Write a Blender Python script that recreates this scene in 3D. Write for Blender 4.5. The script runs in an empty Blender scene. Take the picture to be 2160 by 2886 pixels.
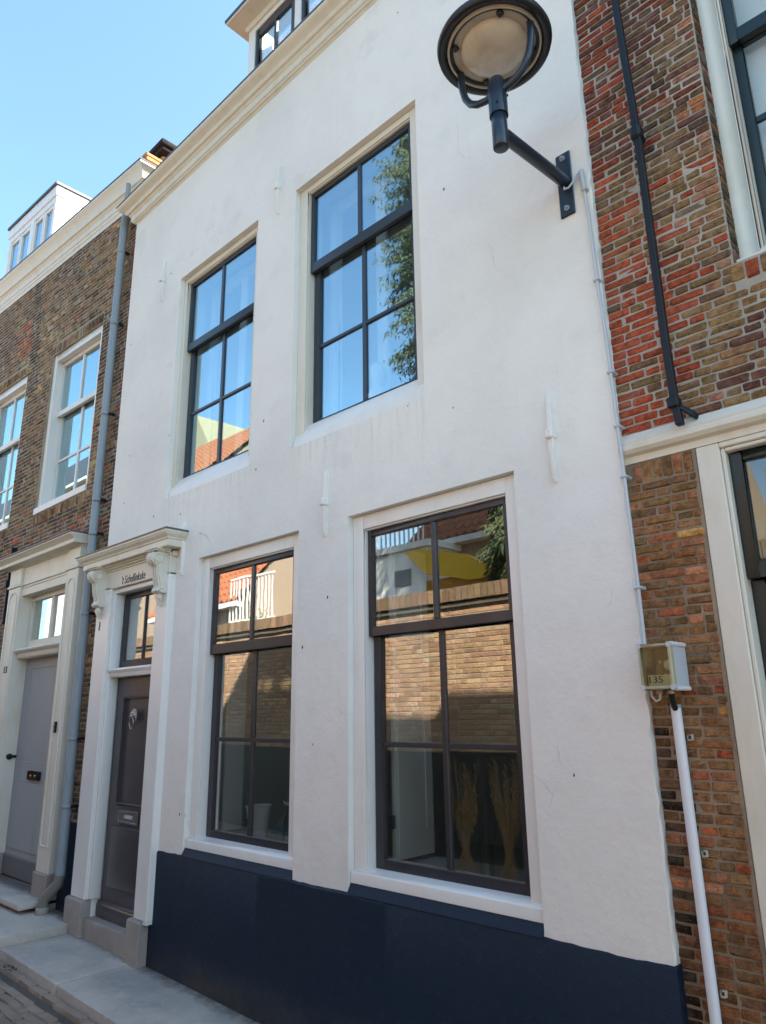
import bpy, bmesh, math, random
import numpy as np
from mathutils import Vector, Matrix
C = bpy.context.scene.collection
rad = math.radians
R = random.Random(7)

# ------------------------------------------------------------------ camera
cam = bpy.data.cameras.new('camera')
camo = bpy.data.objects.new('camera', cam); C.objects.link(camo)
a, b, g = rad(43.58230551), rad(15.61285234), rad(-0.85030416)
ca, sa, cb, sb, cg, sg = math.cos(a), math.sin(a), math.cos(b), math.sin(b), math.cos(g), math.sin(g)
Rz = Matrix(((ca, -sa, 0), (sa, ca, 0), (0, 0, 1)))
fw = Rz @ Vector((0, cb, sb))
rt = Rz @ Vector((cg, -sg*sb, sg*cb))
up = Rz @ Vector((-sg, -cg*sb, cg*cb))
CAM = Vector((0, -3, 1.736))
camo.matrix_world = Matrix(((rt.x, up.x, -fw.x, CAM.x), (rt.y, up.y, -fw.y, CAM.y), (rt.z, up.z, -fw.z, CAM.z), (0, 0, 0, 1)))
cam.sensor_fit = 'VERTICAL'; cam.sensor_height = 24; cam.lens = 24*2024.69/2886
cam.clip_start = 0.05; cam.clip_end = 3000
sc = bpy.context.scene
sc.camera = camo
def campx(p):
    d = Vector(p)-CAM; z = d.dot(fw)
    return (1080+2024.69*d.dot(rt)/z, 1443-2024.69*d.dot(up)/z, z)

# ------------------------------------------------------------------ world, sun, exposure
SUN = Vector((1.15, 1.0, 1.42)).normalized()
sel = math.asin(SUN.z); saz = math.atan2(SUN.x, SUN.y)
w = bpy.data.worlds.new('World'); sc.world = w; w.use_nodes = True
nt = w.node_tree; nt.nodes.clear()
sky = nt.nodes.new('ShaderNodeTexSky'); sky.sky_type = 'NISHITA'; sky.sun_disc = False
sky.sun_elevation = sel; sky.sun_rotation = saz
sky.air_density = 1.0; sky.dust_density = 1.2; sky.ozone_density = 1.2
tint = nt.nodes.new('ShaderNodeMix'); tint.data_type = 'RGBA'; tint.blend_type = 'MULTIPLY'; tint.inputs[0].default_value = 1; tint.inputs[7].default_value = (.82, .95, .92, 1)
bg = nt.nodes.new('ShaderNodeBackground'); bg.inputs[1].default_value = 0.15
wo = nt.nodes.new('ShaderNodeOutputWorld')
nt.links.new(sky.outputs[0], tint.inputs[6]); nt.links.new(tint.outputs[2], bg.inputs[0]); nt.links.new(bg.outputs[0], wo.inputs[0])
sl = bpy.data.lights.new('sun', 'SUN'); sl.energy = 5.0; sl.angle = rad(0.53); sl.color = (1, .92, .8)
so = bpy.data.objects.new('sun', sl); C.objects.link(so)
so.rotation_euler = (-SUN).to_track_quat('-Z', 'Y').to_euler()
so.location = (6, 6, 14)
vs = sc.view_settings
vs.view_transform = 'Standard'; vs.look = 'None'; vs.exposure = 1.90; vs.gamma = 1; vs.use_curve_mapping = False

# ------------------------------------------------------------------ materials
def nodes(name):
    m = bpy.data.materials.new(name); m.use_nodes = True
    t = m.node_tree; t.nodes.clear()
    return m, t
def N(t, typ, ins=None, **kw):
    n = t.nodes.new(typ)
    for k, v in kw.items(): setattr(n, k, v)
    for k, v in (ins or {}).items():
        if isinstance(v, bpy.types.NodeSocket): t.links.new(v, n.inputs[k])
        else: n.inputs[k].default_value = v
    return n
def pos(t): return N(t, 'ShaderNodeNewGeometry').outputs['Position']
def noise(t, p, scale, detail=4, rough=.55): 
    return N(t, 'ShaderNodeTexNoise', {'Vector': p, 'Scale': scale, 'Detail': detail, 'Roughness': rough}).outputs['Fac']
def ramp(t, f, lo, hi):
    return N(t, 'ShaderNodeMapRange', {'Value': f, 'From Min': lo, 'From Max': hi}).outputs[0]
def mix(t, f, c1, c2, mode='MIX'):
    n = N(t, 'ShaderNodeMix', data_type='RGBA', blend_type=mode)
    for i, v in ((0, f), (6, c1), (7, c2)):
        if isinstance(v, bpy.types.NodeSocket): t.links.new(v, n.inputs[i])
        else: n.inputs[i].default_value = v if i == 0 else (tuple(v)+(1,))[:4]
    return n.outputs[2]
def mth(t, op, a_, b_=0.0):
    n = N(t, 'ShaderNodeMath', operation=op)
    for i, v in ((0, a_), (1, b_)):
        if isinstance(v, bpy.types.NodeSocket): t.links.new(v, n.inputs[i])
        else: n.inputs[i].default_value = v
    return n.outputs[0]
def finish(m, t, col, rough, hgt=None, bs=.3, bd=.01, spec=.5, metal=0):
    p = N(t, 'ShaderNodeBsdfPrincipled', {'Roughness': rough, 'Specular IOR Level': spec, 'Metallic': metal})
    if isinstance(col, bpy.types.NodeSocket): t.links.new(col, p.inputs['Base Color'])
    else: p.inputs['Base Color'].default_value = tuple(col)+(1,)
    if hgt is not None:
        bp = N(t, 'ShaderNodeBump', {'Height': hgt, 'Strength': bs, 'Distance': bd})
        t.links.new(bp.outputs[0], p.inputs['Normal'])
    o = N(t, 'ShaderNodeOutputMaterial'); t.links.new(p.outputs[0], o.inputs[0])
    return m
def stretch(t, p, sx, sy, sz):
    return N(t, 'ShaderNodeVectorMath', {0: p, 1: (sx, sy, sz)}, operation='MULTIPLY').outputs[0]

def paint(name, col, rough=.4, var=.12, dirt=(.3, .25, .18), damt=.25, scale=9, bs=.15, spec=.5, metal=0, stretchz=.35):
    m, t = nodes(name); p = pos(t)
    n1 = noise(t, stretch(t, p, 1, 1, stretchz), scale, 6, .65)
    n2 = noise(t, p, 45, 4)
    c = mix(t, mth(t, 'MULTIPLY', ramp(t, n1, .5, .78), damt), col, [x*y for x, y in zip(col, dirt)] if dirt else col)
    c = mix(t, mth(t, 'MULTIPLY', n2, var), c, [x*.6 for x in col])
    return finish(m, t, c, rough, mth(t, 'ADD', mth(t, 'MULTIPLY', n1, .6), mth(t, 'MULTIPLY', n2, .25)), bs, .006, spec, metal)

def plaster_mat():
    m, t = nodes('white_limewash'); p = pos(t)
    big = noise(t, p, .9, 5, .6); mid = noise(t, p, 5, 5, .6); fine = noise(t, p, 60, 4, .6)
    brush = noise(t, stretch(t, p, 1.0, 1.0, .22), 34, 4, .6)
    c = mix(t, ramp(t, big, .42, .72), (.79, .76, .705), (.69, .665, .62))
    c = mix(t, mth(t, 'MULTIPLY', ramp(t, mid, .55, .8), .35), c, (.62, .60, .56))
    # run-off streaks that start under the two upper sills
    sx = N(t, 'ShaderNodeSeparateXYZ', {0: p})
    st = noise(t, stretch(t, p, 16, 1, .9), 1.6, 5, .7)
    zz = mth(t, 'MULTIPLY', ramp(t, sx.outputs[2], 2.95, 3.54), mth(t, 'LESS_THAN', sx.outputs[2], 3.545))
    inx = mth(t, 'ADD', mth(t, 'MULTIPLY', mth(t, 'GREATER_THAN', sx.outputs[0], -5.45), mth(t, 'LESS_THAN', sx.outputs[0], -4.2)), mth(t, 'MULTIPLY', mth(t, 'GREATER_THAN', sx.outputs[0], -3.77), mth(t, 'LESS_THAN', sx.outputs[0], -2.47)))
    zz = mth(t, 'MULTIPLY', zz, inx)
    c = mix(t, mth(t, 'MULTIPLY', mth(t, 'MULTIPLY', ramp(t, st, .5, .75), mth(t, 'POWER', zz, 2.2)), .55), c, (.36, .33, .25))
    # lichen and splash low down
    lo = mth(t, 'MULTIPLY', ramp(t, sx.outputs[2], 1.1, .75), ramp(t, mid, .5, .75))
    c = mix(t, mth(t, 'MULTIPLY', lo, .3), c, (.6, .55, .42))
    # hairline cracks and old patches
    wp = N(t, 'ShaderNodeVectorMath', {0: p, 1: N(t, 'ShaderNodeVectorMath', {0: N(t, 'ShaderNodeTexNoise', {'Vector': p, 'Scale': 3.0, 'Detail': 5}).outputs['Color'], 1: (.35, .0, .35)}, operation='MULTIPLY').outputs[0]}, operation='ADD').outputs[0]
    cv = N(t, 'ShaderNodeTexVoronoi', {'Vector': stretch(t, wp, 1, .01, .6), 'Scale': .55}, feature='DISTANCE_TO_EDGE').outputs['Distance']
    crk = mth(t, 'MULTIPLY', mth(t, 'LESS_THAN', cv, .0010), ramp(t, noise(t, p, 1.7, 2), .55, .62))
    c = mix(t, mth(t, 'MULTIPLY', crk, .35), c, (.38, .35, .31))
    pat = mth(t, 'MULTIPLY', ramp(t, noise(t, p, 1.3, 6, .7), .60, .63), .25)
    c = mix(t, pat, c, (.60, .575, .55))
    st2 = noise(t, stretch(t, p, 11, 1, .35), 2.1, 5, .7)
    c = mix(t, mth(t, 'MULTIPLY', ramp(t, st2, .60, .84), .18), c, (.45, .42, .37))
    # small dark specks and nail holes
    vo = N(t, 'ShaderNodeTexVoronoi', {'Vector': stretch(t, p, 1, 1, .55), 'Scale': 7.0})
    sp = mth(t, 'MULTIPLY', mth(t, 'LESS_THAN', vo.outputs['Distance'], .045), mth(t, 'GREATER_THAN', N(t, 'ShaderNodeSeparateColor', {0: vo.outputs['Color']}).outputs[0], .5))
    c = mix(t, sp, c, (.05, .045, .04))
    h = mth(t, 'ADD', mth(t, 'MULTIPLY', mid, .9), mth(t, 'ADD', mth(t, 'MULTIPLY', fine, .12), mth(t, 'MULTIPLY', brush, .2)))
    h = mth(t, 'ADD', h, mth(t, 'MULTIPLY', big, 2.0))
    return finish(m, t, c, .85, h, .42, .020, .2)

def plinth_mat():
    m, t = nodes('navy_plinth_paint'); p = pos(t)
    z = N(t, 'ShaderNodeSeparateXYZ', {0: p}).outputs[2]
    n1 = noise(t, p, 1.6, 5, .65); n2 = noise(t, p, 24, 5, .7); n3 = noise(t, p, 90, 3, .6)
    c = mix(t, ramp(t, n1, .4, .7), (.008, .0195, .039), (.011, .022, .041))
    c = mix(t, mth(t, 'MULTIPLY', ramp(t, n2, .56, .74), .45), c, (.028, .042, .062))
    g = mth(t, 'MULTIPLY', ramp(t, mth(t, 'ADD', z, mth(t, 'MULTIPLY', n2, .22)), .34, .06), ramp(t, n1, .30, .6))
    c = mix(t, mth(t, 'MULTIPLY', g, .75), c, (.10, .085, .065))
    vo = N(t, 'ShaderNodeTexVoronoi', {'Vector': stretch(t, p, 1, 1, .6), 'Scale': 5.0})
    sp = mth(t, 'MULTIPLY', mth(t, 'LESS_THAN', mth(t, 'ADD', vo.outputs['Distance'], mth(t, 'MULTIPLY', n3, .05)), .075), mth(t, 'GREATER_THAN', N(t, 'ShaderNodeSeparateColor', {0: vo.outputs['Color']}).outputs[0], .80))
    c = mix(t, mth(t, 'MULTIPLY', sp, .6), c, (.22, .22, .21))
    return finish(m, t, c, .6, mth(t, 'ADD', mth(t, 'MULTIPLY', n2, .5), mth(t, 'MULTIPLY', n3, .2)), .5, .012, .25)

def brick_mat(name, attr, wear=1.0):
    m, t = nodes(name); p = pos(t)
    col = N(t, 'ShaderNodeVertexColor', layer_name='col').outputs[0] if attr else N(t, 'ShaderNodeObjectInfo').outputs['Color']
    n1 = noise(t, p, 28, 5, .65); n2 = noise(t, stretch(t, p, .5, 1, 1.6), 90, 4, .7); n3 = noise(t, p, 9, 3)
    c = mix(t, ramp(t, n1, .38, .68), mix(t, 1.0, col, (1.25, 1.22, 1.18), 'MULTIPLY'), mix(t, 1.0, col, tuple(1-wear*(1-q) for q in (.50, .47, .44)), 'MULTIPLY'))
    c = mix(t, mth(t, 'MULTIPLY', ramp(t, n3, .52, .72), .40), c, mix(t, .55, col, (.38, .31, .22)))
    n4 = noise(t, p, 150, 3, .7)
    c = mix(t, mth(t, 'MULTIPLY', ramp(t, n4, .56, .70), .35), c, (.34, .29, .22))
    c = mix(t, mth(t, 'MULTIPLY', ramp(t, n2, .54, .70), .6*wear), c, (.03, .022, .018))
    h = mth(t, 'ADD', n1, mth(t, 'MULTIPLY', n2, .9))
    return finish(m, t, c, .95, h, 1.0, .012, .12)

def mortar_mat(name, col, dark, low=None):
    m, t = nodes(name); p = pos(t)
    n1 = noise(t, p, 3, 5, .6); n2 = noise(t, p, 70, 4, .7)
    c = mix(t, ramp(t, n1, .4, .7), col, dark)
    if low: c = mix(t, mth(t, 'LESS_THAN', N(t, 'ShaderNodeSeparateXYZ', {0: p}).outputs[2], 2.82), c, mix(t, ramp(t, n1, .4, .65), low, [x*.55 for x in low]))
    c = mix(t, mth(t, 'MULTIPLY', n2, .4), c, [x*.5 for x in col])
    return finish(m, t, c, .95, n2, .7, .006, .15)

def glass_mat(name, f0=.2, tint=(.93, .95, .93), wav=.02, rough=0.0, dist=.02, sc_=2.2, refl=(.97, .98, 1)):
    """pane whose two faces each mirror f0 head-on and more at a glancing angle"""
    m, t = nodes(name); p = pos(t)
    h = noise(t, p, sc_, 2, .4)
    bp = N(t, 'ShaderNodeBump', {'Height': h, 'Strength': wav, 'Distance': dist})
    ge = N(t, 'ShaderNodeNewGeometry')
    c = mth(t, 'ABSOLUTE', N(t, 'ShaderNodeVectorMath', {0: ge.outputs['Normal'], 1: ge.outputs['Incoming']}, operation='DOT_PRODUCT').outputs['Value'])
    f = mth(t, 'ADD', mth(t, 'MULTIPLY', mth(t, 'POWER', mth(t, 'SUBTRACT', 1.0, c), 5.0), 1-f0), f0)
    tr = N(t, 'ShaderNodeBsdfTransparent', {'Color': tuple(tint)+(1,)})
    gl = N(t, 'ShaderNodeBsdfGlossy', {'Color': tuple(refl)+(1,), 'Roughness': rough, 'Normal': bp.outputs[0]})
    mx = N(t, 'ShaderNodeMixShader', {0: f, 1: tr.outputs[0], 2: gl.outputs[0]})
    o = N(t, 'ShaderNodeOutputMaterial'); t.links.new(mx.outputs[0], o.inputs[0])
    return m

def stone_mat(name, col, dark, rough=.7, grime=False):
    m, t = nodes(name); p = pos(t)
    n1 = noise(t, p, 2.3, 5, .6); n2 = noise(t, p, 120, 3, .7); n3 = noise(t, p, 14, 5, .65)
    c = mix(t, ramp(t, n1, .38, .66), col, dark)
    c = mix(t, mth(t, 'MULTIPLY', ramp(t, n3, .52, .75), .4), c, [x*1.35 for x in col])
    c = mix(t, mth(t, 'MULTIPLY', n2, .35), c, [x*.5 for x in dark])
    if grime:   # damp dirt along the foot of the walls, drips and grit on the slabs
        y = N(t, 'ShaderNodeSeparateXYZ', {0: p}).outputs[1]
        g = mth(t, 'MULTIPLY', ramp(t, mth(t, 'ADD', y, mth(t, 'MULTIPLY', n3, .22)), .0, .10), .8)
        c = mix(t, g, c, (.07, .06, .045))
        sp = noise(t, p, 55, 2, .5); c = mix(t, mth(t, 'MULTIPLY', ramp(t, sp, .70, .74), .6), c, (.08, .07, .06))
        c = mix(t, mth(t, 'MULTIPLY', ramp(t, noise(t, p, 4.5, 6, .7), .55, .7), .35), c, (.20, .185, .165))
    return finish(m, t, c, rough, mth(t, 'ADD', n3, mth(t, 'MULTIPLY', n2, .5)), .35, .006, .4)

def leaf_mat(name, c1, c2):
    m, t = nodes(name); p = pos(t)
    c = mix(t, ramp(t, noise(t, p, 3, 3), .35, .65), c1, c2)
    return finish(m, t, c, .7, None)

def worn_wood(name, col, worn, amt=.6, spec=.5, rough=.35):
    m, t = nodes(name); p = pos(t)
    n1 = noise(t, stretch(t, p, 1.2, 1, 1.2), 4, 5, .65); n2 = noise(t, p, 60, 4, .65)
    c = mix(t, mth(t, 'MULTIPLY', ramp(t, n1, .5, .68), amt), col, worn)
    c = mix(t, mth(t, 'MULTIPLY', ramp(t, n2, .6, .75), .35), c, [min(1, x*2.2+.03) for x in col])
    return finish(m, t, c, rough, mth(t, 'ADD', n1, mth(t, 'MULTIPLY', n2, .4)), .3, .004, spec)

MT = dict(
    plaster=plaster_mat(),
    plinth=plinth_mat(),
    cream=paint('cream_paint', (.70, .655, .555), .45, .10, (.72, .62, .45), .45, 6, .2),
    white=paint('white_paint', (.77, .745, .70), .35, .08, (.75, .68, .58), .35, 7, .15),
    whitegloss=paint('white_gloss', (.80, .78, .735), .25, .05, (.8, .75, .68), .25, 6, .08),
    dark=worn_wood('black_sash_paint', (.030, .029, .036), (.042, .040, .047), .5),
    darkblue=worn_wood('blue_black_sash_paint', (.030, .036, .048), (.042, .048, .060), .5),
    brown=worn_wood('worn_brown_sash', (.034, .030, .033), (.085, .060, .048), .5),
    door=worn_wood('dark_grey_door', (.066, .058, .063), (.078, .068, .072), .4, .5, .3),
    green=worn_wood('dark_green_paint', (.006, .016, .016), (.012, .022, .022), .4),
    greydoor=paint('grey_blue_door', (.355, .36, .36), .6, .2, (.62, .6, .55), .5, 5, .25),
    zinc=paint('grey_pipe_paint', (.27, .315, .345), .5, .15, (.55, .55, .55), .4, 9, .15, .4),
    lead=paint('lead_flashing', (.11, .10, .105), .5, .2, (.7, .7, .7), .4, 8, .3),
    iron=paint('black_iron', (.010, .012, .016), .5, .3, (2.2, 1.8, 1.4), .4, 18, .3, .3),
    lampblue=paint('dark_blue_lamp', (.016, .027, .045), .28, .2, (1.8, 1.6, 1.4), .35, 16, .12, .5),
    lampblack=paint('black_lamp_rim', (.008, .009, .012), .4, .2, (2, 1.8, 1.6), .3, 14, .12, .5),
    lampcream=paint('lamp_housing', (.47, .42, .345), .5, .2, (.5, .42, .3), .7, 11, .1, .4),
    lens=paint('dirty_lamp_lens', (.60, .54, .45), .22, .3, (.55, .48, .36), .6, 7, .1, .5),
    stone=stone_mat('grey_base_stone', (.36, .315, .27), (.27, .24, .21)),
    bluestone=stone_mat('blue_stone_paving', (.54, .485, .42), (.36, .335, .31), .6, True),
    kerbside=stone_mat('soil_stained_stone', (.17, .145, .115), (.12, .10, .08)),
    mortar=mortar_mat('lime_mortar', (.46, .42, .36), (.30, .265, .215), (.34, .25, .165)),
    mortard=mortar_mat('brown_mortar', (.20, .165, .12), (.12, .10, .075)),
    mortarl=mortar_mat('old_mortar', (.40, .36, .28), (.25, .215, .16)),
    brick=brick_mat('old_brick', False), bricks=brick_mat('old_brick_field', True), gbricks=brick_mat('garden_wall_brick', True, .35),
    glass=glass_mat('window_glass', .22, wav=.010),
    glassold=glass_mat('old_window_glass', .29, wav=.022, sc_=3.0),
    glasssky=glass_mat('upper_window_glass', .31, wav=.006, refl=(.74, .93, 1)),
    glassr=glass_mat('shop_glass', .07, wav=.01),
    plastic=glass_mat('clear_box_lid', .04, (.80, .80, .66), .0, .15),
    vaseglass=glass_mat('vase_glass', .05, (.90, .92, .90), .0),
    whiteroom=paint('white_room_wall', (.78, .77, .74), .8, .03, None, 0, 4, .05, .2),
    room=paint('room_wall', (.50, .46, .40), .8, .05, None, 0, 4, .05, .2),
    roomfloor=paint('room_floor', (.14, .09, .05), .5, .1, None, 0, 4, .05, .3),
    tile=paint('orange_roof_tile', (.34, .12, .055), .75, .3, (.5, .5, .45), .5, 3, .3, .3),
    slate=paint('grey_roof', (.05, .055, .07), .5, .2, None, 0, 4, .1),
    yellow=paint('yellow_awning', (.85, .50, .015), .7, .05, None, 0, 4, .05),
    bark=paint('bark', (.06, .04, .028), .9, .3, None, 0, 12, .6),
    conifer=leaf_mat('conifer_needles', (.035, .065, .025), (.085, .105, .035)),
    ivy=leaf_mat('bright_leaves', (.10, .17, .02), (.16, .22, .03)),
    weed=leaf_mat('weed_leaves', (.05, .11, .02), (.09, .15, .03)),
    deadleaf=leaf_mat('dead_leaf', (.30, .13, .04), (.36, .18, .06)),
    dry=leaf_mat('dried_grass', (.74, .44, .20), (.80, .58, .32)),
    petal=paint('white_petal', (.78, .76, .72), .6, .03, None, 0),
    brass=paint('brass', (.55, .25, .08), .3, .1, None, 0, 9, .05, .5, .8),
    pewter=paint('pewter', (.36, .35, .34), .32, .2, (.4, .4, .4), .6, 30, .2, .5, .85),
    ink=paint('black_lettering', (.012, .012, .013), .5, .05, None, 0),
    pvc=paint('white_pipe', (.70, .70, .72), .35, .06, (.5, .45, .4), .35, 8, .05),
    pvcgrey=paint('grey_conduit', (.50, .52, .55), .4, .08, (.6, .6, .6), .3, 9, .05),
    street=stone_mat('street_bed', (.11, .095, .08), (.07, .06, .05), .9),
    paver=stone_mat('street_clinker', (.33, .26, .20), (.19, .15, .12), .8),
    near_black=paint('near_black', (.012, .011, .011), .5, .3, None, 0, 20, .6),  # colour of the painted shade along the garden wall foot
    wire=paint('yellow_wire', (.6, .5, .08), .5, .05, None, 0),
    pcb=paint('green_board', (.03, .09, .03), .4, .05, None, 0),
)

# ------------------------------------------------------------------ mesh helpers (all coordinates are world coordinates)
class MB:
    def __init__(s): s.v = []; s.f = []
    def poly(s, pts): i = len(s.v); s.v += [tuple(p) for p in pts]; s.f.append(tuple(range(i, i+len(pts)))); return s
    def box(s, x0, x1, y0, y1, z0, z1):
        i = len(s.v)
        s.v += [(x, y, z) for x in (x0, x1) for y in (y0, y1) for z in (z0, z1)]
        s.f += [tuple(i+k for k in f) for f in ((0, 1, 3, 2), (4, 6, 7, 5), (0, 4, 5, 1), (2, 3, 7, 6), (0, 2, 6, 4), (1, 5, 7, 3))]
        return s
    def loops(s, rings, cap=True, closed=True):
        i = len(s.v); n = len(rings[0])
        for r in rings: s.v += [tuple(p) for p in r]
        for k in range(len(rings)-1):
            for j in range(n if closed else n-1):
                j2 = (j+1) % n
                s.f.append((i+k*n+j, i+k*n+j2, i+(k+1)*n+j2, i+(k+1)*n+j))
        if cap:
            s.f.append(tuple(i+j for j in reversed(range(n)))); s.f.append(tuple(i+(len(rings)-1)*n+j for j in range(n)))
        return s
    def prism(s, prof, axis, t0, t1):
        def mk(t): return [(t, p[0], p[1]) if axis == 'x' else (p[0], t, p[1]) if axis == 'y' else (p[0], p[1], t) for p in prof]
        return s.loops([mk(t0), mk(t1)])
    def tube(s, path, r, n=10, cap=True):
        path = [Vector(p) for p in path]; rr = r if isinstance(r, (list, tuple)) else [r]*len(path)
        rings = []; prev = None
        for k, p in enumerate(path):
            d = (path[min(k+1, len(path)-1)]-path[max(k-1, 0)]).normalized()
            ref = prev if prev is not None else (Vector((0, 0, 1)) if abs(d.z) < .9 else Vector((1, 0, 0)))
            u = (ref-d*ref.dot(d)).normalized(); v = d.cross(u); prev = u
            rings.append([p+(u*math.cos(t)+v*math.sin(t))*rr[k] for t in [2*math.pi*j/n for j in range(n)]])
        return s.loops(rings, cap)
    def lathe(s, prof, c, n=40, cap=False):
        return s.loops([[(c[0]+r*math.cos(t), c[1]+r*math.sin(t), c[2]+z) for t in [2*math.pi*j/n for j in range(n)]] for r, z in prof], cap)
    def ball(s, c, r, n=12, sx=1, sy=1, sz=1):
        rings = []
        for k in range(1, n//2):
            t = math.pi*k/(n//2)
            rings.append([(c[0]+sx*r*math.sin(t)*math.cos(q), c[1]+sy*r*math.sin(t)*math.sin(q), c[2]-sz*r*math.cos(t)) for q in [2*math.pi*j/n for j in range(n)]])
        return s.loops(rings, True)
    def frame(s, x0, x1, y0, y1, z0, z1, wl, wr, wt, wb):
        s.box(x0, x0+wl, y0, y1, z0, z1); s.box(x1-wr, x1, y0, y1, z0, z1)
        s.box(x0+wl, x1-wr, y0, y1, z1-wt, z1); s.box(x0+wl, x1-wr, y0, y1, z0, z0+wb); return s
    def wall(s, x0, x1, z0, z1, y0, y1, holes):
        xs = sorted({x0, x1, *[h[0] for h in holes], *[h[1] for h in holes]}); zs = sorted({z0, z1, *[h[2] for h in holes], *[h[3] for h in holes]})
        xs = [x for x in xs if x0 <= x <= x1]; zs = [z for z in zs if z0 <= z <= z1]
        def solid(i, k):
            if not (0 <= i < len(xs)-1 and 0 <= k < len(zs)-1): return False
            mx, mz = (xs[i]+xs[i+1])/2, (zs[k]+zs[k+1])/2
            return not any(h[0] < mx < h[1] and h[2] < mz < h[3] for h in holes)
        for i in range(len(xs)-1):
            for k in range(len(zs)-1):
                if not solid(i, k): continue
                a0, a1, c0, c1 = xs[i], xs[i+1], zs[k], zs[k+1]
                s.poly([(a0, y0, c0), (a1, y0, c0), (a1, y0, c1), (a0, y0, c1)]); s.poly([(a0, y1, c0), (a0, y1, c1), (a1, y1, c1), (a1, y1, c0)])
                if not solid(i-1, k): s.poly([(a0, y0, c0), (a0, y0, c1), (a0, y1, c1), (a0, y1, c0)])
                if not solid(i+1, k): s.poly([(a1, y0, c0), (a1, y1, c0), (a1, y1, c1), (a1, y0, c1)])
                if not solid(i, k-1): s.poly([(a0, y0, c0), (a0, y1, c0), (a1, y1, c0), (a1, y0, c0)])
                if not solid(i, k+1): s.poly([(a0, y0, c1), (a1, y0, c1), (a1, y1, c1), (a0, y1, c1)])
        return s
    def cornice(s, prof, x0, x1, yw, e0=0, e1=0, back=.2):
        rings = []
        rings.append([(x0-e0*p, yw+back, z) for p, z in prof]); rings.append([(x0-e0*p, yw-p, z) for p, z in prof])
        rings.append([(x1+e1*p, yw-p, z) for p, z in prof]); rings.append([(x1+e1*p, yw+back, z) for p, z in prof])
        return s.loops(rings)
    def deform(s, fn): s.v = [fn(*p) for p in s.v]; return s
    def build(s, name, mat, parent=None, bevel=0, smooth=35, seg=1, weld=True):
        base = parent_loc(parent)
        me = bpy.data.meshes.new(name)
        me.from_pydata([(x-base.x, y-base.y, z-base.z) for x, y, z in s.v], [], s.f)
        bm = bmesh.new(); bm.from_mesh(me)
        if weld: bmesh.ops.remove_doubles(bm, verts=bm.verts, dist=1e-5)
        bmesh.ops.recalc_face_normals(bm, faces=bm.faces)
        if bevel:
            ed = [e for e in bm.edges if len(e.link_faces) == 2 and e.calc_face_angle(0) > .5]
            bmesh.ops.bevel(bm, geom=ed, offset=bevel, segments=seg, affect='EDGES', profile=.5, clamp_overlap=True)
        bm.to_mesh(me); bm.free()
        if smooth:
            me.polygons.foreach_set('use_smooth', [True]*len(me.polygons)); me.set_sharp_from_angle(angle=rad(smooth))
        o = bpy.data.objects.new(name, me); C.objects.link(o)
        if parent is None: pass
        else: o.parent = parent
        if mat is not None: me.materials.append(MT[mat] if isinstance(mat, str) else mat)
        return o
def parent_loc(p):
    v = Vector((0, 0, 0))
    while p is not None: v += p.location; p = p.parent
    return v
def tag(o, label, cat=None, group=None, kind=None):
    o['label'] = label
    if cat: o['category'] = cat
    if group: o['group'] = group
    if kind: o['kind'] = kind
    return o
def thing(name, label, cat, loc, group=None):
    o = bpy.data.objects.new(name, None); C.objects.link(o); o.location = loc; o.empty_display_size = .2
    return tag(o, label, cat, group)
def text(body, name, parent, x0, x1, z0, z1, y, mat, shear=0, depth=.003, rotx=0, fit=True, space=1.0):
    cu = bpy.data.curves.new(name, 'FONT'); cu.body = body; cu.extrude = depth; cu.shear = shear; cu.resolution_u = 3; cu.space_character = space
    to = bpy.data.objects.new('tmp', cu); C.objects.link(to)
    bpy.context.view_layer.update()
    me = bpy.data.meshes.new_from_object(to.evaluated_get(bpy.context.evaluated_depsgraph_get()))
    C.objects.unlink(to); bpy.data.objects.remove(to)
    co = np.zeros(len(me.vertices)*3); me.vertices.foreach_get('co', co); co = co.reshape(-1, 3)
    mn, mx_ = co.min(0), co.max(0)
    q = (co-mn)/(mx_-mn); base = parent_loc(parent)
    out = np.stack([x0+q[:, 0]*(x1-x0)-base.x, y+(.5-q[:, 2])*depth*2-base.y, z0+q[:, 1]*(z1-z0)-base.z], 1)
    me.vertices.foreach_set('co', out.ravel()); me.materials.clear(); me.materials.append(MT[mat]); me.name = name
    o = bpy.data.objects.new(name, me); C.objects.link(o); o.parent = parent
    return o

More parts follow.
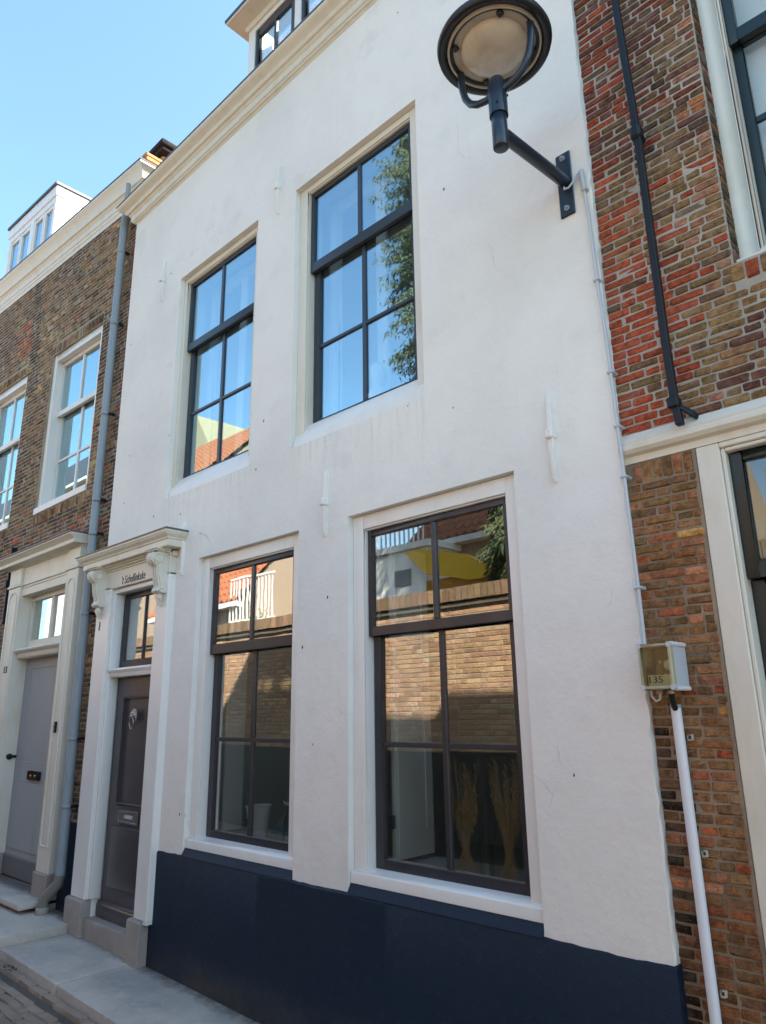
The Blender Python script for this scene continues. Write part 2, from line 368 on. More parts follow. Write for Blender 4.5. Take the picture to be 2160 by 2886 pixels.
# ------------------------------------------------------------------ bricks
def brick_shape(k, lo=False):
    r = random.Random(100+k)
    if lo:
        xs = [-.5, .5]; f = .06
        out = [(-.5, .5, -.5), (.5, .5, -.5), (.5, .5, .5), (-.5, .5, .5), (-.5, -.3, -.5), (.5, -.3, -.5), (.5, -.3, .5), (-.5, -.3, .5),
               (-.46, -.5, -.42), (.46, -.5, -.42), (.46, -.5, .42), (-.46, -.5, .42)]
        fc = [(8, 9, 10, 11)]+[(4+i, 4+(i+1) % 4, 8+(i+1) % 4, 8+i) for i in range(4)]+[(i, (i+1) % 4, 4+(i+1) % 4, 4+i) for i in range(4)]
        return np.array(out), fc
    g_ = [-.5, -.44, .44, .5]
    v = []; 
    for j in range(4):
        for i in range(4):
            x, z = g_[i], [-.5, -.38, .38, .5][j]; edge = i in (0, 3) or j in (0, 3); corner = i in (0, 3) and j in (0, 3)
            y = (-.27 if corner else -.38) if edge else -.5
            if corner: x *= .975; z *= .94
            v.append((x+r.uniform(-.022, .022), y+r.uniform(-.10, .10), z+r.uniform(-.075, .075)))
    per = [0, 1, 2, 3, 7, 11, 15, 14, 13, 12, 8, 4]
    fc = [(j*4+i, j*4+i+1, j*4+i+5, j*4+i+4) for j in range(3) for i in range(3)]
    n = len(v)
    for k2 in per: v.append((v[k2][0], .5, v[k2][2]))
    for q in range(12): fc.append((per[(q+1) % 12], per[q], n+q, n+(q+1) % 12))
    return np.array(v), fc
SH = [brick_shape(k) for k in range(12)]
SHLO = [brick_shape(0, True)]
BM = []
for k, (v, f) in enumerate(SH):
    me = bpy.data.meshes.new('brick'); me.from_pydata([tuple(x) for x in v], [], f); me.materials.append(MT['brick'])
    me.polygons.foreach_set('use_smooth', [True]*len(f)); me.set_sharp_from_angle(angle=rad(50)); BM.append(me)
def courses(x0, x1, z0, z1, ch, L, Hd, j, r, holes=(), minw=.035, zoff=0):
    out = []; z = z0; row = 0
    while z+ch*.6 < z1:
        zt = min(z+ch, z1); hh = (zt-z)-j; zm = (z+zt)/2
        iv = [(x0, x1)]
        for h in holes:
            if h[2]-ch*.35 < zm < h[3]+ch*.35:
                nv = []
                for p, q in iv:
                    if h[1] <= p or h[0] >= q: nv.append((p, q)); continue
                    if h[0] > p: nv.append((p, h[0]))
                    if h[1] < q: nv.append((h[1], q))
                iv = nv
        for p, q in iv:
            x = p; k = row
            while q-x > .012:
                w_ = (L if k % 2 == 0 else Hd) if r.random() < .75 else r.choice((L, Hd, L*.75))
                w_ *= r.uniform(.93, 1.07); k += 1
                if x == p and row % 2: w_ = Hd
                if q-x-w_ < minw: w_ = q-x
                out.append((x+w_/2+r.uniform(-.001, .001), zm+r.uniform(-.0015, .0015), w_-j*r.uniform(.7, 1.2), hh*r.uniform(.94, 1.04)))
                x += w_
        z += ch; row += 1
    return out
def soldier(x0, x1, z0, z1, bw, j, r):
    n = max(1, round((x1-x0)/bw)); w_ = (x1-x0)/n
    return [(x0+(i+.5)*w_, (z0+z1)/2, w_-j, (z1-z0)-j) for i in range(n)]
def lay(parent, bricks, yf, dep, colfn, r, limit=300, fn=None, slope=None, lo=False, name='brick', proud=.004):
    """300 bricks nearest the camera become parts, the others one stuff part"""
    base = parent_loc(parent)
    rec = []
    for x, z, w_, h in bricks:
        y = yf+dep/2-r.uniform(0, proud); c = colfn(x, z, r)
        p = (x, y, z)
        u, v, d = campx(p); vis = -60 < u < 2220 and -60 < v < 2946 and d > 0
        if fn: p = fn(*p)
        rec.append((0 if vis else 1, -w_*h/d**2 if d > 0 else 0, p, w_, h, c, slope(x, z) if slope else 0))
    rec.sort(key=lambda q: (q[0], q[1]))
    ind = rec[:limit] if limit else []
    for q in ind:
        if q[0]: break
        o = bpy.data.objects.new(name, r.choice(BM)); C.objects.link(o); o.parent = parent
        o.location = Vector(q[2])-base; o.scale = (q[3]*r.choice((1, -1)), dep, q[4]); o.color = tuple(q[5])+(1,); o.rotation_euler = (r.uniform(-.03, .03), q[6]+r.uniform(-.012, .012), r.uniform(-.02, .02))
        if o.scale.x < 0: o.scale.x = -o.scale.x
    rest = rec[len([1 for q in ind if not q[0]]):]
    if not rest: return
    V = []; F = []; CO = []; n = 0
    S = SHLO if lo else SH
    for q in rest:
        v, f = r.choice(S)
        vv = v*np.array([q[3], dep, q[4]])
        s_ = q[6]
        vv[:, 2] += -math.sin(s_)*vv[:, 0]
        V.append(vv+np.array(q[2])-np.array(base)); F += [tuple(i+n for i in t_) for t_ in f]; n += len(v)
        CO.append(np.tile(np.array(tuple(q[5])+(1,)), (len(v), 1)))
    V = np.concatenate(V); CO = np.concatenate(CO)
    me = bpy.data.meshes.new('brick_field'); me.from_pydata(V.tolist(), [], F)
    at = me.color_attributes.new('col', 'FLOAT_COLOR', 'POINT'); at.data.foreach_set('color', CO.ravel())
    me.materials.append(MT['bricks'])
    o = bpy.data.objects.new('brick_field', me); C.objects.link(o); o.parent = parent; o['kind'] = 'stuff'
    return o
OLIVE = (.185, .125, .068); BROWN = (.115, .076, .050); DARK = (.060, .046, .040); RED = (.275, .066, .036); ORANGE = (.31, .135, .070); PURPLE = (.115, .060, .054); YEL = (.36, .235, .095); GREYB = (.165, .14, .115); PINK = (.27, .145, .10)
def pick(r, *wc):
    t_ = r.random()*sum(w_ for w_, c in wc)
    for w_, c in wc:
        t_ -= w_
        if t_ <= 0: break
    k = r.uniform(.8, 1.22); return tuple(min(1, x*k*r.uniform(.94, 1.06)) for x in c)

# ================================================================== ground
def zp(x): return .03+(-5.3-x)*.024      # the pavement falls gently to the right
m_ = MB()
for xs in ((-60, 60),): m_.poly([(-400, -400, -.35), (400, -400, -.35), (400, 400, -.35), (-400, 400, -.35)])
tag(m_.build('ground', 'street', smooth=0), 'plain earth under the street and houses', kind='structure')
street = MB(); 
street.loops([[(x, -3.96, zp(x)-.085), (x, -.60, zp(x)-.085), (x, -.60, zp(x)-.3), (x, -3.96, zp(x)-.3)] for x in (-30, 8)])
street = tag(street.build('street', 'street', smooth=0), 'narrow street of worn brown clinkers beside the kerb', kind='structure')
r_ = random.Random(3); pv = []
yy = -.655
row = 0
PVM = []
for k in range(6):
    v, f = brick_shape(40+k)
    vv = np.stack([v[:, 0], v[:, 2], -v[:, 1]], 1)
    me = bpy.data.meshes.new('paver'); me.from_pydata(vv.tolist(), [], [tuple(reversed(q)) for q in f]); me.materials.append(MT['paver'])
    me.polygons.foreach_set('use_smooth', [True]*len(f)); me.set_sharp_from_angle(angle=rad(50)); PVM.append(me)
def put_paver(x, y, lx, ly):
    o = bpy.data.objects.new('paver', r_.choice(PVM)); C.objects.link(o); o.parent = street
    o.location = (x, y, zp(x)-.085+.005+r_.uniform(-.004, .004)); o.scale = (lx, ly, .05); o.rotation_euler = (r_.uniform(-.02, .02), r_.uniform(-.02, .02)-.0, r_.uniform(-.02, .02))
for row in range(14):                       # a gutter row along the kerb, then courses across the street
    y = -.635-row*.067 if row < 1 else -.71-row*.067
    x = -8.3+(.1 if row % 2 else 0)
    while x < -3.6:
        u, v, d = campx((x, y, -.05))
        if -120 < u < 1000 and v > 2550: put_paver(x+.095, y, .186, .061)
        x += .193

pave = thing('pavement', 'grey bluestone pavement slabs running along the house fronts', None, (-5.3, -.3, 0)); pave['kind'] = 'structure'
def slab(x0, x1, y0, y1, top, lift=0):
    mm = MB(); mm.loops([[(x, y0, top(x)), (x, y1, top(x)), (x, y1, top(x)-.2), (x, y0, top(x)-.2)] for x in (x0+.003, x1-.003)])
    o = mm.build('paving_slab', 'bluestone', pave, bevel=.008, seg=2); return o
slab(-6.37, -5.346, -.60, .02, lambda x: zp(x))
slab(-5.346, -3.95, -.595, .02, lambda x: zp(x)-.002)
slab(-3.95, -2.6, -.60, .02, lambda x: zp(x))
slab(-2.6, -1.2, -.598, .02, lambda x: zp(x)-.002)
slab(-1.2, .6, -.60, .05, lambda x: zp(x))
o = slab(-9.2, -6.376, -.60, .06, lambda x: .122); o['label'] = 'raised pale slab before the left house, a step above its neighbour'
slab(-12, -9.2, -.60, .06, lambda x: .120)

# ================================================================== white house
WL, WR = -6.459, -1.356
wh = thing('white_house', 'white rendered house with a navy plinth and black sash windows', 'house', (-3.9, .2, 0))
HUL = (-5.436, -4.235, 3.535, 5.70); HUR = (-3.748, -2.502, 3.535, 5.70)
HLL = (-4.858, -3.64, .80, 2.926); HLR = (-3.161, -1.925, .80, 2.926); HD = (-6.177, -5.376, .05, 2.84)
wall = MB().wall(WL, WR, -.3, 6.87, 0, .28, [HUL, HUR, HLL, HLR, HD])
wl = wall.build('wall', 'plaster', wh, smooth=0)
MB().box(WL+.003, WL+.25, .29, 8, -.3, 6.8).box(WR-.25, WR-.003, .29, 8, -.3, 6.8).box(WL+.25, WR-.25, 7.75, 8, -.3, 6.8).build('side_wall', 'plaster', wh, smooth=0)
# the ragged right edge of the render, proud of the neighbour's bricks
rg = random.Random(5); e = MB(); zs = [.792+.045*i for i in range(135)]
pr = [(WR-.002, z) for z in zs]
rings = [[(WR-.004, .0-.0, z), (WR+.004+rg.uniform(-.004, .006), .002+rg.uniform(0, .004), z), (WR+.003+rg.uniform(-.004, .005), .05, z), (WR-.004, .05, z)] for z in zs]
e.loops(rings).build('render_edge', 'plaster', wh, smooth=60)
# plinth
pl = MB(); rgp = random.Random(31); rings = []
nx_ = 96
for i in range(nx_+1):
    x = -5.238+(WR+.012+5.238)*i/nx_; t_ = .788+rgp.uniform(-.0035, .0035)+.003*math.sin(x*5); yb = .002*math.sin(x*2.3)
    rings.append([(x, -.012+yb, -.25), (x, -.013+yb, .35), (x, -.012+yb, t_-.012), (x, -.004, t_), (x, .2, t_), (x, .2, -.25)])
pl.loops(rings)
o = pl.build('plinth', 'plinth', wh)
for h in (HLL, HLR):   # the blue sloping ledges below the sills
    MB().loops([[(x, -.0135, .786), (x, .018, .838), (x, .06, .838), (x, .06, .786)] for x in (h[0]+.002, h[1]-.002)]).build('plinth_ledge', 'plinth', wh)
# cornice, mitred at the left end
CP = [(-.05, 6.845), (.004, 6.845), (.012, 6.856), (.030, 6.862), (.034, 6.872), (.046, 6.878), (.049, 6.886), (.049, 6.934), (.062, 6.944), (.070, 6.955), (.086, 6.960), (.094, 6.968), (.100, 6.984), (.116, 6.998), (.140, 7.010), (.158, 7.020), (.166, 7.030), (.166, 7.052), (.10, 7.075), (-.05, 7.075)]
o = MB().cornice(CP, WL+.004, WR, 0, 1, 0, .25).build('cornice', 'cream', wh, smooth=25)
MB().cornice([(.10, 7.053), (.172, 7.053), (.173, 7.064), (.10, 7.082)], WL+.004, WR, 0, 1, 0, .25).build('gutter_edge', 'lead', wh)
# roof
rf = MB(); rp = [(.02, 7.05), (3.9, 10.75), (7.9, 7.0), (7.9, 6.8), (.02, 6.8)]
o = rf.prism(rp, 'x', WL+.01, WR-.01).build('roof', 'tile', wh, smooth=0)

def sash_window(h, sx0, sx1, ztop, rail, lowb, zb, mt, mtl, gl, sillz, up_in, bar_z, up=True, y1=.075, y2=.115):
    """white casing, two sashes, bars and six panes"""
    cx = (sx0+sx1)/2
    wn = bpy.data.objects.new('window', None); C.objects.link(wn); wn.parent = wh; wn.location = Vector((cx, .1, h[2]))-wh.location
    ff = MB(); yf = .045
    zbot = h[2] if up else sillz[1]
    wl_, wr_ = sx0-h[0]+.004, h[1]-sx1+.004
    for (xa, xb) in ((h[0]+.001, h[0]+wl_-.012), (h[1]-wr_+.012, h[1]-.001)): ff.box(xa, xb, yf, .16, zbot, h[3]-.001)
    ff.box(h[0]+wl_-.012, h[1]-wr_+.012, yf, .16, ztop+.004, h[3]-.001)
    # inner moulding step round the sashes
    ff.box(h[0]+wl_-.012, h[0]+wl_-.003, yf+.010, .16, zbot, ztop+.004); ff.box(h[1]-wr_+.003, h[1]-wr_+.012, yf+.010, .16, zbot, ztop+.004)
    ff.box(h[0]+wl_-.003, h[1]-wr_+.003, yf+.010, .16, ztop-.006, ztop+.004)
    ff.build('frame', 'white' if not up else 'cream', wn, bevel=.003)
    if up:   # frame foot with a sloping top
        MB().loops([[(x, .022, h[2]+.004), (x, .022, h[2]+.05), (x, .075, zb+.002), (x, .16, zb+.004), (x, .16, h[2]+.004)] for x in (h[0]+.003, h[1]-.003)]).build('sill', 'white', wn, bevel=.004)
    else:
        MB().loops([[(x, .014, .836), (x, .014, .890), (x, .018, .897), (x, .08, .908), (x, .16, .908), (x, .16, .836)] for x in (h[0]+.003, h[1]-.003)]).build('sill', 'whitegloss', wn, bevel=.003)
    st = .034
    us = MB().frame(sx0, sx1, y1, y1+.035, rail[0], ztop-.001, st, st, ztop-up_in, rail[1]-rail[0]).build('sash', mt, wn, bevel=.004)
    ls = MB().frame(sx0+.004, sx1-.004, y2, y2+.035, zb, rail[1]-.02, .06, .06, .03, lowb-zb).build('sash', mtl, wn, bevel=.004)
    MB().box(cx-.017, cx+.017, y1+.004, y1+.03, rail[1]+.0005, up_in-.0005).build('glazing_bar', mt, wn, bevel=.004)
    MB().box(cx-.018, cx+.018, y2+.004, y2+.03, lowb+.0005, rail[1]-.0505).build('glazing_bar', mtl, wn, bevel=.004)
    for (xa, xb) in ((sx0+.0645, cx-.0185), (cx+.0185, sx1-.0645)):
        MB().box(xa, xb, y2+.004, y2+.03, bar_z-.014, bar_z+.014).build('glazing_bar', mtl, wn, bevel=.004)
    rr = random.Random(int(cx*100))
    def pane(xa, xb, yy_, za, zb_):
        t1, t2 = rr.uniform(-.0012, .0012), rr.uniform(-.0012, .0012)
        MB().loops([[(xa, yy_+t1, za), (xb, yy_-t1, za), (xb, yy_+.004-t1, za), (xa, yy_+.004+t1, za)], [(xa, yy_+t1+t2, zb_), (xb, yy_-t1+t2, zb_), (xb, yy_+.004-t1+t2, zb_), (xa, yy_+.004+t1+t2, zb_)]]).build('pane', gl, wn, smooth=0)
    for (xa, xb) in ((sx0+st-.004, cx-.013), (cx+.013, sx1-st+.004)): pane(xa, xb, y1+.017, rail[1]-.004, up_in+.004)
    for (xa, xb) in ((sx0+.060, cx-.014), (cx+.014, sx1-.060)):
        pane(xa, xb, y2+.017, lowb-.004, bar_z-.010); pane(xa, xb, y2+.017, bar_z+.010, rail[1]-.045)
    return wn
wUL = sash_window(HUL, -5.375, -4.325, 5.645, (4.94, 5.015), 3.745, 3.705, 'darkblue', 'darkblue', 'glasssky', None, 5.605, 4.322)
wUR = sash_window(HUR, -3.648, -2.600, 5.645, (4.94, 5.020), 3.745, 3.705, 'darkblue', 'darkblue', 'glasssky', None, 5.605, 4.322)
wLL = sash_window(HLL, -4.755, -3.750, 2.832, (2.178, 2.250), .957, .906, 'brown', 'dark', 'glassold', (.80, .84), 2.790, 1.568, False)
wLR = sash_window(HLR, -3.062, -2.020, 2.830, (2.176, 2.232), .960, .906, 'brown', 'dark', 'glass', (.80, .84), 2.788, 1.562, False)
for w_, l_ in ((wUL, 'left upper window, black sashes mirroring sky and a tiled roof'), (wUR, 'right upper window, black sashes mirroring sky and a conifer'), (wLL, 'narrow looking ground floor window next to the door'), (wLR, 'ground floor window with dried grasses behind its right panes')): w_['label'] = l_
# rooms behind the glass
def room(x0, x1, z0, z1, y0, y1, mt):
    MB().poly([(x0, y1, z0), (x1, y1, z0), (x1, y1, z1), (x0, y1, z1)]).poly([(x0, y0, z0), (x0, y1, z0), (x0, y1, z1), (x0, y0, z1)]).poly([(x1, y0, z0), (x1, y1, z0), (x1, y1, z1), (x1, y0, z1)]).poly([(x0, y0, z1), (x1, y0, z1), (x1, y1, z1), (x0, y1, z1)]).poly([(x0, y0, z0), (x1, y0, z0), (x1, y1, z0), (x0, y1, z0)]).build('room', mt, wh, smooth=0)
room(-5.02, -1.6, .45, 3.15, .285, 3.4, 'room'); room(-5.62, -2.3, 3.25, 6.3, .285, 2.2, 'whiteroom')
# inner white linings, seen faintly through the upper panes, and inner sills
for h in (HUL, HUR):
    MB().frame(h[0]+.06, h[1]-.06, .30, .34, h[2]+.1, h[3]-.03, .11, .11, .1, .06).box((h[0]+h[1])/2-.05, (h[0]+h[1])/2+.05, .30, .33, h[2]+.16, h[3]-.13).build('inner_window_frame', 'whitegloss', wh, bevel=.004)
for h in (HLL, HLR): MB().box(h[0]+.02, h[1]-.02, .165, .62, .86, .905).build('window_board', 'white', wh, bevel=.005)
# interior shutter leaf with a hinge, at the left of the right ground floor window
sh = MB().box(-3.045, -3.015, .235, .575, .93, 2.75).box(-3.0148, -3.006, .255, .29, .95, 2.73).box(-3.0148, -3.006, .50, .515, 1.08, 2.6).build('shutter', 'whitegloss', wh, bevel=.003); sh['label'] = 'white panelled inside shutter folded open behind the glass'
MB().box(-3.049, -3.014, .205, .234, 1.10, 1.17).build('hinge', 'pewter', sh)
MB().box(-4.745, -4.72, .235, .40, .93, 2.75).build('shutter', 'whitegloss', wh, bevel=.003)

# ---- wall anchors
def anchor(x, z0, z1, zm, lean=0, y=-.010, wd=.015):
    mm = MB(); zmid = zm
    mm.loops([[(x-wd*.75, y-.014, z1), (x+wd*.75, y-.014, z1), (x+wd*.75, .004, z1), (x-wd*.75, .004, z1)], [(x-wd+lean*.5, y-.026, zmid), (x+wd+lean*.5, y-.026, zmid), (x+wd+lean*.5, .004, zmid), (x-wd+lean*.5, .004, zmid)],
              [(x-wd*.6+lean, y-.020, z0+.03), (x+wd*.6+lean, y-.020, z0+.03), (x+wd*.6+lean, .004, z0+.03), (x-wd*.6+lean, .004, z0+.03)], [(x-wd*.2+lean, y-.010, z0), (x+wd*.2+lean, y-.010, z0), (x+wd*.2+lean, .004, z0), (x-wd*.2+lean, .004, z0)]])
    o = mm.build('wall_anchor', 'plaster', wh, bevel=.003)
    MB().box(x-wd*1.5+lean*.5, x+wd*1.5+lean*.5, y-.042, .004, zmid-.028, zmid+.022).build('collar', 'plaster', o, bevel=.008)
for q in ((-5.757, 5.60, 6.05, 5.83), (-3.955, 5.59, 6.05, 5.84), (-3.36, 2.83, 3.27, 3.06), (-1.683, 2.80, 3.265, 3.05)): anchor(*q)
anchor(-5.085, 2.82, 3.26, 3.20, -.0, -.004, .016)

# ---- door and surround
ds = bpy.data.objects.new('door_surround', None); C.objects.link(ds); ds.parent = wh; ds.location = Vector((-5.78, -.05, .05))-wh.location
ds['label'] = 'white painted door surround with scrolled brackets under a small canopy'
for (xa, xb, rt_) in ((-6.432, -6.178, 0), (-5.375, -5.186, 1)):
    p_ = MB().box(xa, xb, -.06, .062, .318, 2.86)
    p_.build('pilaster', 'whitegloss', ds, bevel=.006)
    s0, s1 = (-6.478, -6.176) if not rt_ else (-5.432, -5.238)
    MB().loops([[(s0+d*.6, -.087+d, z), (s1-d*.6, -.087+d, z), (s1-d*.6, .058, z), (s0+d*.6, .058, z)] for z, d in ((-.05, 0), (.305, .003), (.317, .016))]).build('stone_base', 'stone', ds, bevel=.006)
MB().box(-5.235, -5.188, -.06, .0, .3, .319).build('pilaster_foot', 'white', ds)
# architrave moulding round the opening
MB().box(-6.1775, -6.150, -.030, .062, .322, 2.795).box(-5.403, -5.3755, -.030, .062, .322, 2.795).box(-6.1775, -5.3755, -.030, .062, 2.796, 2.838).build('architrave', 'whitegloss', ds, bevel=.008, seg=2)
fz = MB().box(-6.432, -5.186, -.06, .0, 2.8405, 3.0).build('frieze', 'cream', ds, bevel=.003)
MB().box(-6.43, -5.19, -.072, -.059, 2.996, 3.014).box(-6.44, -5.18, -.092, -.059, 3.014, 3.030).box(-6.45, -5.17, -.112, -.059, 3.03, 3.046).build('bed_moulding', 'cream', ds, bevel=.004)
CN = [(.0, 3.046), (.150, 3.046), (.153, 3.052), (.153, 3.098), (.165, 3.104), (.167, 3.112), (.178, 3.124), (.192, 3.134), (.198, 3.146), (.205, 3.15), (.205, 3.168), (.0, 3.185)]
MB().cornice(CN, -6.44, -5.20, 0, 1, .82, -.001).build('canopy', 'cream', ds, smooth=25)
MB().cornice([(0, 3.186), (.20, 3.169), (.212, 3.166), (.212, 3.178), (.2, 3.184), (0, 3.201)], -6.44, -5.20, 0, 1, .82, -.001).build('canopy_flashing', 'lead', ds)
def corbel(xc):
    y0 = -.0605
    side = [(y0, 3.02), (-.150, 3.02), (-.178, 3.005), (-.192, 2.978), (-.190, 2.95), (-.172, 2.925), (-.150, 2.912), (-.140, 2.895), (-.136, 2.86), (-.130, 2.82), (-.118, 2.775), (-.108, 2.745), (-.112, 2.728), (-.124, 2.715), (-.126, 2.700), (-.112, 2.687), (-.095, 2.685), (y0, 2.69)]
    mm = MB(); hw = .055
    mm.prism(side, 'x', xc-hw, xc+hw)
    o = mm.build('corbel', 'cream', ds, smooth=50)
    dd = MB()
    for k in (-1, 0, 1):      # raised flutes down the front
        for i in range(len(side)-3):
            pass
        pts = [(xc+k*.034, yy_-.004, zz_) for yy_, zz_ in side[2:15]]
        dd.tube(pts, .0125, 6)
    dd.build('fluting', 'cream', o, smooth=60)
    sc_ = MB()
    for sx in (-1, 1):        # volutes at the sides
        xx = xc+sx*hw
        for (yy_, zz_, r0) in ((-.148, 2.968, .040), (-.108, 2.708, .018)):
            sc_.loops([[(xx-sx*.004, yy_+r0*math.cos(t), zz_+r0*math.sin(t)) for t in [math.tau*j/18 for j in range(18)]], [(xx+sx*.009, yy_+r0*math.cos(t), zz_+r0*math.sin(t)) for t in [math.tau*j/18 for j in range(18)]], [(xx+sx*.009, yy_+r0*.72*math.cos(t), zz_+r0*.72*math.sin(t)) for t in [math.tau*j/18 for j in range(18)]], [(xx+sx*.003, yy_+r0*.6*math.cos(t), zz_+r0*.6*math.sin(t)) for t in [math.tau*j/18 for j in range(18)]]])
    sc_.build('volute', 'cream', o, smooth=40)
    lf = MB()                 # acanthus drop under the scroll
    for k, (ang, ln) in enumerate(((-.55, .075), (0, .10), (.55, .075))):
        base = (xc+.012*k-.012, -.088, 2.688)
        tip = (xc+math.sin(ang)*ln*.62, -.084, 2.688-math.cos(ang)*ln)
        midp = ((base[0]+tip[0])/2+math.sin(ang)*.012, -.098, (base[2]+tip[2])/2)
        lf.tube([base, midp, tip], [.012, .019, .006], 8)
    lf.tube([(xc, -.07, 2.69), (xc, -.074, 2.62), (xc, -.068, 2.58)], [.02, .018, .004], 8)
    lf.build('leaf_drop', 'cream', o, smooth=60)
    MB().box(xc-.075, xc+.075, -.190, y0, 3.0205, 3.032).box(xc-.085, xc+.085, -.200, y0, 3.032, 3.0455).build('corbel_cap', 'cream', o, bevel=.004)
corbel(-6.335); corbel(-5.27)
MB().box(-5.232, -5.186, -.0605, -.0005, 3.0, 3.02).box(-5.186, -5.16, -.05, -.0005, 2.99, 3.03).build('pilaster_cap', 'cream', ds, bevel=.004)
lt = text("'t Schellinkske", 'lettering', ds, -5.985, -5.575, 2.856, 2.930, -.0615, 'ink', .30, .0012, space=1.05); lt['label'] = "dark slanted lettering 't Schellinkske on the frieze"
text('1', 'house_number', ds, -6.352, -6.334, 2.485, 2.562, -.0625, 'ink', .15, .003)
# fanlight
fl = bpy.data.objects.new('fanlight', None); C.objects.link(fl); fl.parent = wh; fl.location = Vector((-5.78, .07, 2.15))-wh.location
MB().frame(-6.149, -5.404, .063, .10, 2.14, 2.795, .036, .036, .045, .07).build('frame', 'brown', fl, bevel=.004)
MB().box(-5.785, -5.768, .066, .095, 2.2105, 2.7495).build('glazing_bar', 'dark', fl, bevel=.003)
for xa, xb in ((-6.115, -5.783), (-5.770, -5.438)): MB().box(xa, xb, .080, .084, 2.205, 2.755).build('pane', 'glassold', fl, smooth=0)
MB().box(-6.149, -5.404, .13, .6, 2.14, 2.16).poly([(-6.15, .6, 2.1), (-5.4, .6, 2.1), (-5.4, .6, 2.85), (-6.15, .6, 2.85)]).build('hall', 'room', fl, smooth=0)
LB = [(.062, 2.062), (-.02, 2.062), (-.026, 2.075), (-.028, 2.098), (-.040, 2.108), (-.048, 2.122), (-.044, 2.137), (.062, 2.140)]
MB().prism(LB, 'x', -6.150, -5.403).build('transom', 'whitegloss', wh, bevel=.002, smooth=50)
# door leaf
dr = bpy.data.objects.new('door', None); C.objects.link(dr); dr.parent = wh; dr.location = Vector((-5.78, .08, .19))-wh.location
dr['label'] = 'dark grey panelled front door with a lion head knocker'
MB().wall(-6.149, -5.404, .192, 2.060, .066, .106, [(-6.03, -5.523, 1.04, 1.90)]).build('leaf', 'door', dr, bevel=.002)
MB().box(-6.03, -5.523, .088, .10, 1.04, 1.90).build('panel', 'door', dr)
MB().frame(-6.030, -5.523, .060, .088, 1.04, 1.90, .016, .016, .016, .016).build('panel_moulding', 'door', dr, bevel=.005)
x0, x1, z0, z1 = -6.045, -5.508, .425, .875
mm = MB().loops([[(x0, .0655, z0), (x1, .0655, z0), (x1, .0655, z1), (x0, .0655, z1)], [(x0, .050, z0), (x1, .050, z0), (x1, .050, z1), (x0, .050, z1)], [(x0+.05, .036, z0+.075), (x1-.05, .036, z0+.075), (x1-.05, .036, z1-.075), (x0+.05, .036, z1-.075)]]).build('panel', 'door', dr, bevel=.002)
MB().prism([(.0655, .195), (.030, .195), (.030, .285), (.040, .296), (.040, .306), (.0655, .318)], 'x', -6.149, -5.404).build('weather_board', 'door', dr, bevel=.003)
lb = MB().frame(-5.945, -5.625, .052, .0655, .905, 1.005, .02, .02, .018, .018).build('letterbox', 'pewter', dr, bevel=.003)
MB().box(-5.925, -5.645, .058, .0655, .923, .987).build('flap', 'pewter', lb, bevel=.002)
MB().box(-5.845, -5.715, .056, .058, .945, .972).build('name_strip', 'pvcgrey', lb)
kx, kz = -5.80, 1.745
kn = MB().ball((kx, .052, kz), .040, 16, 1, .65, 1.15).ball((kx, .030, kz-.006), .020, 10, 1, .8, .8).ball((kx-.018, .034, kz+.016), .010, 8).ball((kx+.018, .034, kz+.016), .010, 8)
for k in range(14):
    t = math.tau*k/14; kn.ball((kx+.038*math.cos(t), .054, kz+.044*math.sin(t)), .013, 8)
kn = kn.build('knocker', 'pewter', dr, smooth=60)
MB().tube([(kx+.036*math.sin(t), .034-.004*math.cos(t), kz-.062+.046*math.cos(t)) for t in [math.tau*j/24 for j in range(25)]], .0065, 8).build('ring', 'pewter', kn, smooth=60)
st_ = MB().loops([[(x, -.052, -.1), (x, -.052, .182), (x, -.045, .19), (x, .075, .192), (x, .075, -.1)] for x in (-6.176, -5.433)]).build('door_step', 'stone', wh, bevel=.005)

# ---- dormer of the white house
dm = bpy.data.objects.new('dormer', None); C.objects.link(dm); dm.parent = wh; dm.location = Vector((-4.3, .5, 7.4))-wh.location
YD = .35
MB().wall(-5.02, -2.9, 7.30, 8.64, YD, YD+.1, [(-4.91, -4.265, 7.98, 8.545), (-4.175, -3.53, 7.98, 8.545)]).build('dormer_front', 'white', dm, bevel=.002)
for xa, xb in ((-5.02, -4.93), (-2.99, -2.9)): MB().box(xa, xb, YD+.1005, 2.1, 7.30, 8.64).build('cheek', 'white', dm)
for xa in (-4.909, -4.174):
    xb = xa+.643
    f_ = MB().frame(xa, xb, YD+.012, YD+.05, 7.981, 8.544, .06, .06, .10, .06).box((xa+xb)/2-.018, (xa+xb)/2+.018, YD+.014, YD+.046, 8.041, 8.4435).build('window_frame', 'darkblue', dm, bevel=.004)
    for pa, pb in ((xa+.056, (xa+xb)/2-.014), ((xa+xb)/2+.014, xb-.056)): MB().box(pa, pb, YD+.034, YD+.038, 8.037, 8.448).build('pane', 'glasssky', dm, smooth=0)
MB().box(-4.9, -3.5, YD+.25, YD+.27, 7.7, 8.6).build('curtain', 'white', dm)
MB().cornice([(-.05, 8.60), (.02, 8.605), (.04, 8.64), (.19, 8.665), (.20, 8.68), (-.05, 8.68)], -5.015, -2.905, YD, .75, .75, 1.7).build('dormer_roof', 'cream', dm)
MB().cornice([(-.06, 8.681), (.202, 8.678), (.207, 8.715), (-.06, 8.73)], -5.015, -2.905, YD, .75, .75, 1.7).build('roof_edge', 'slate', dm)

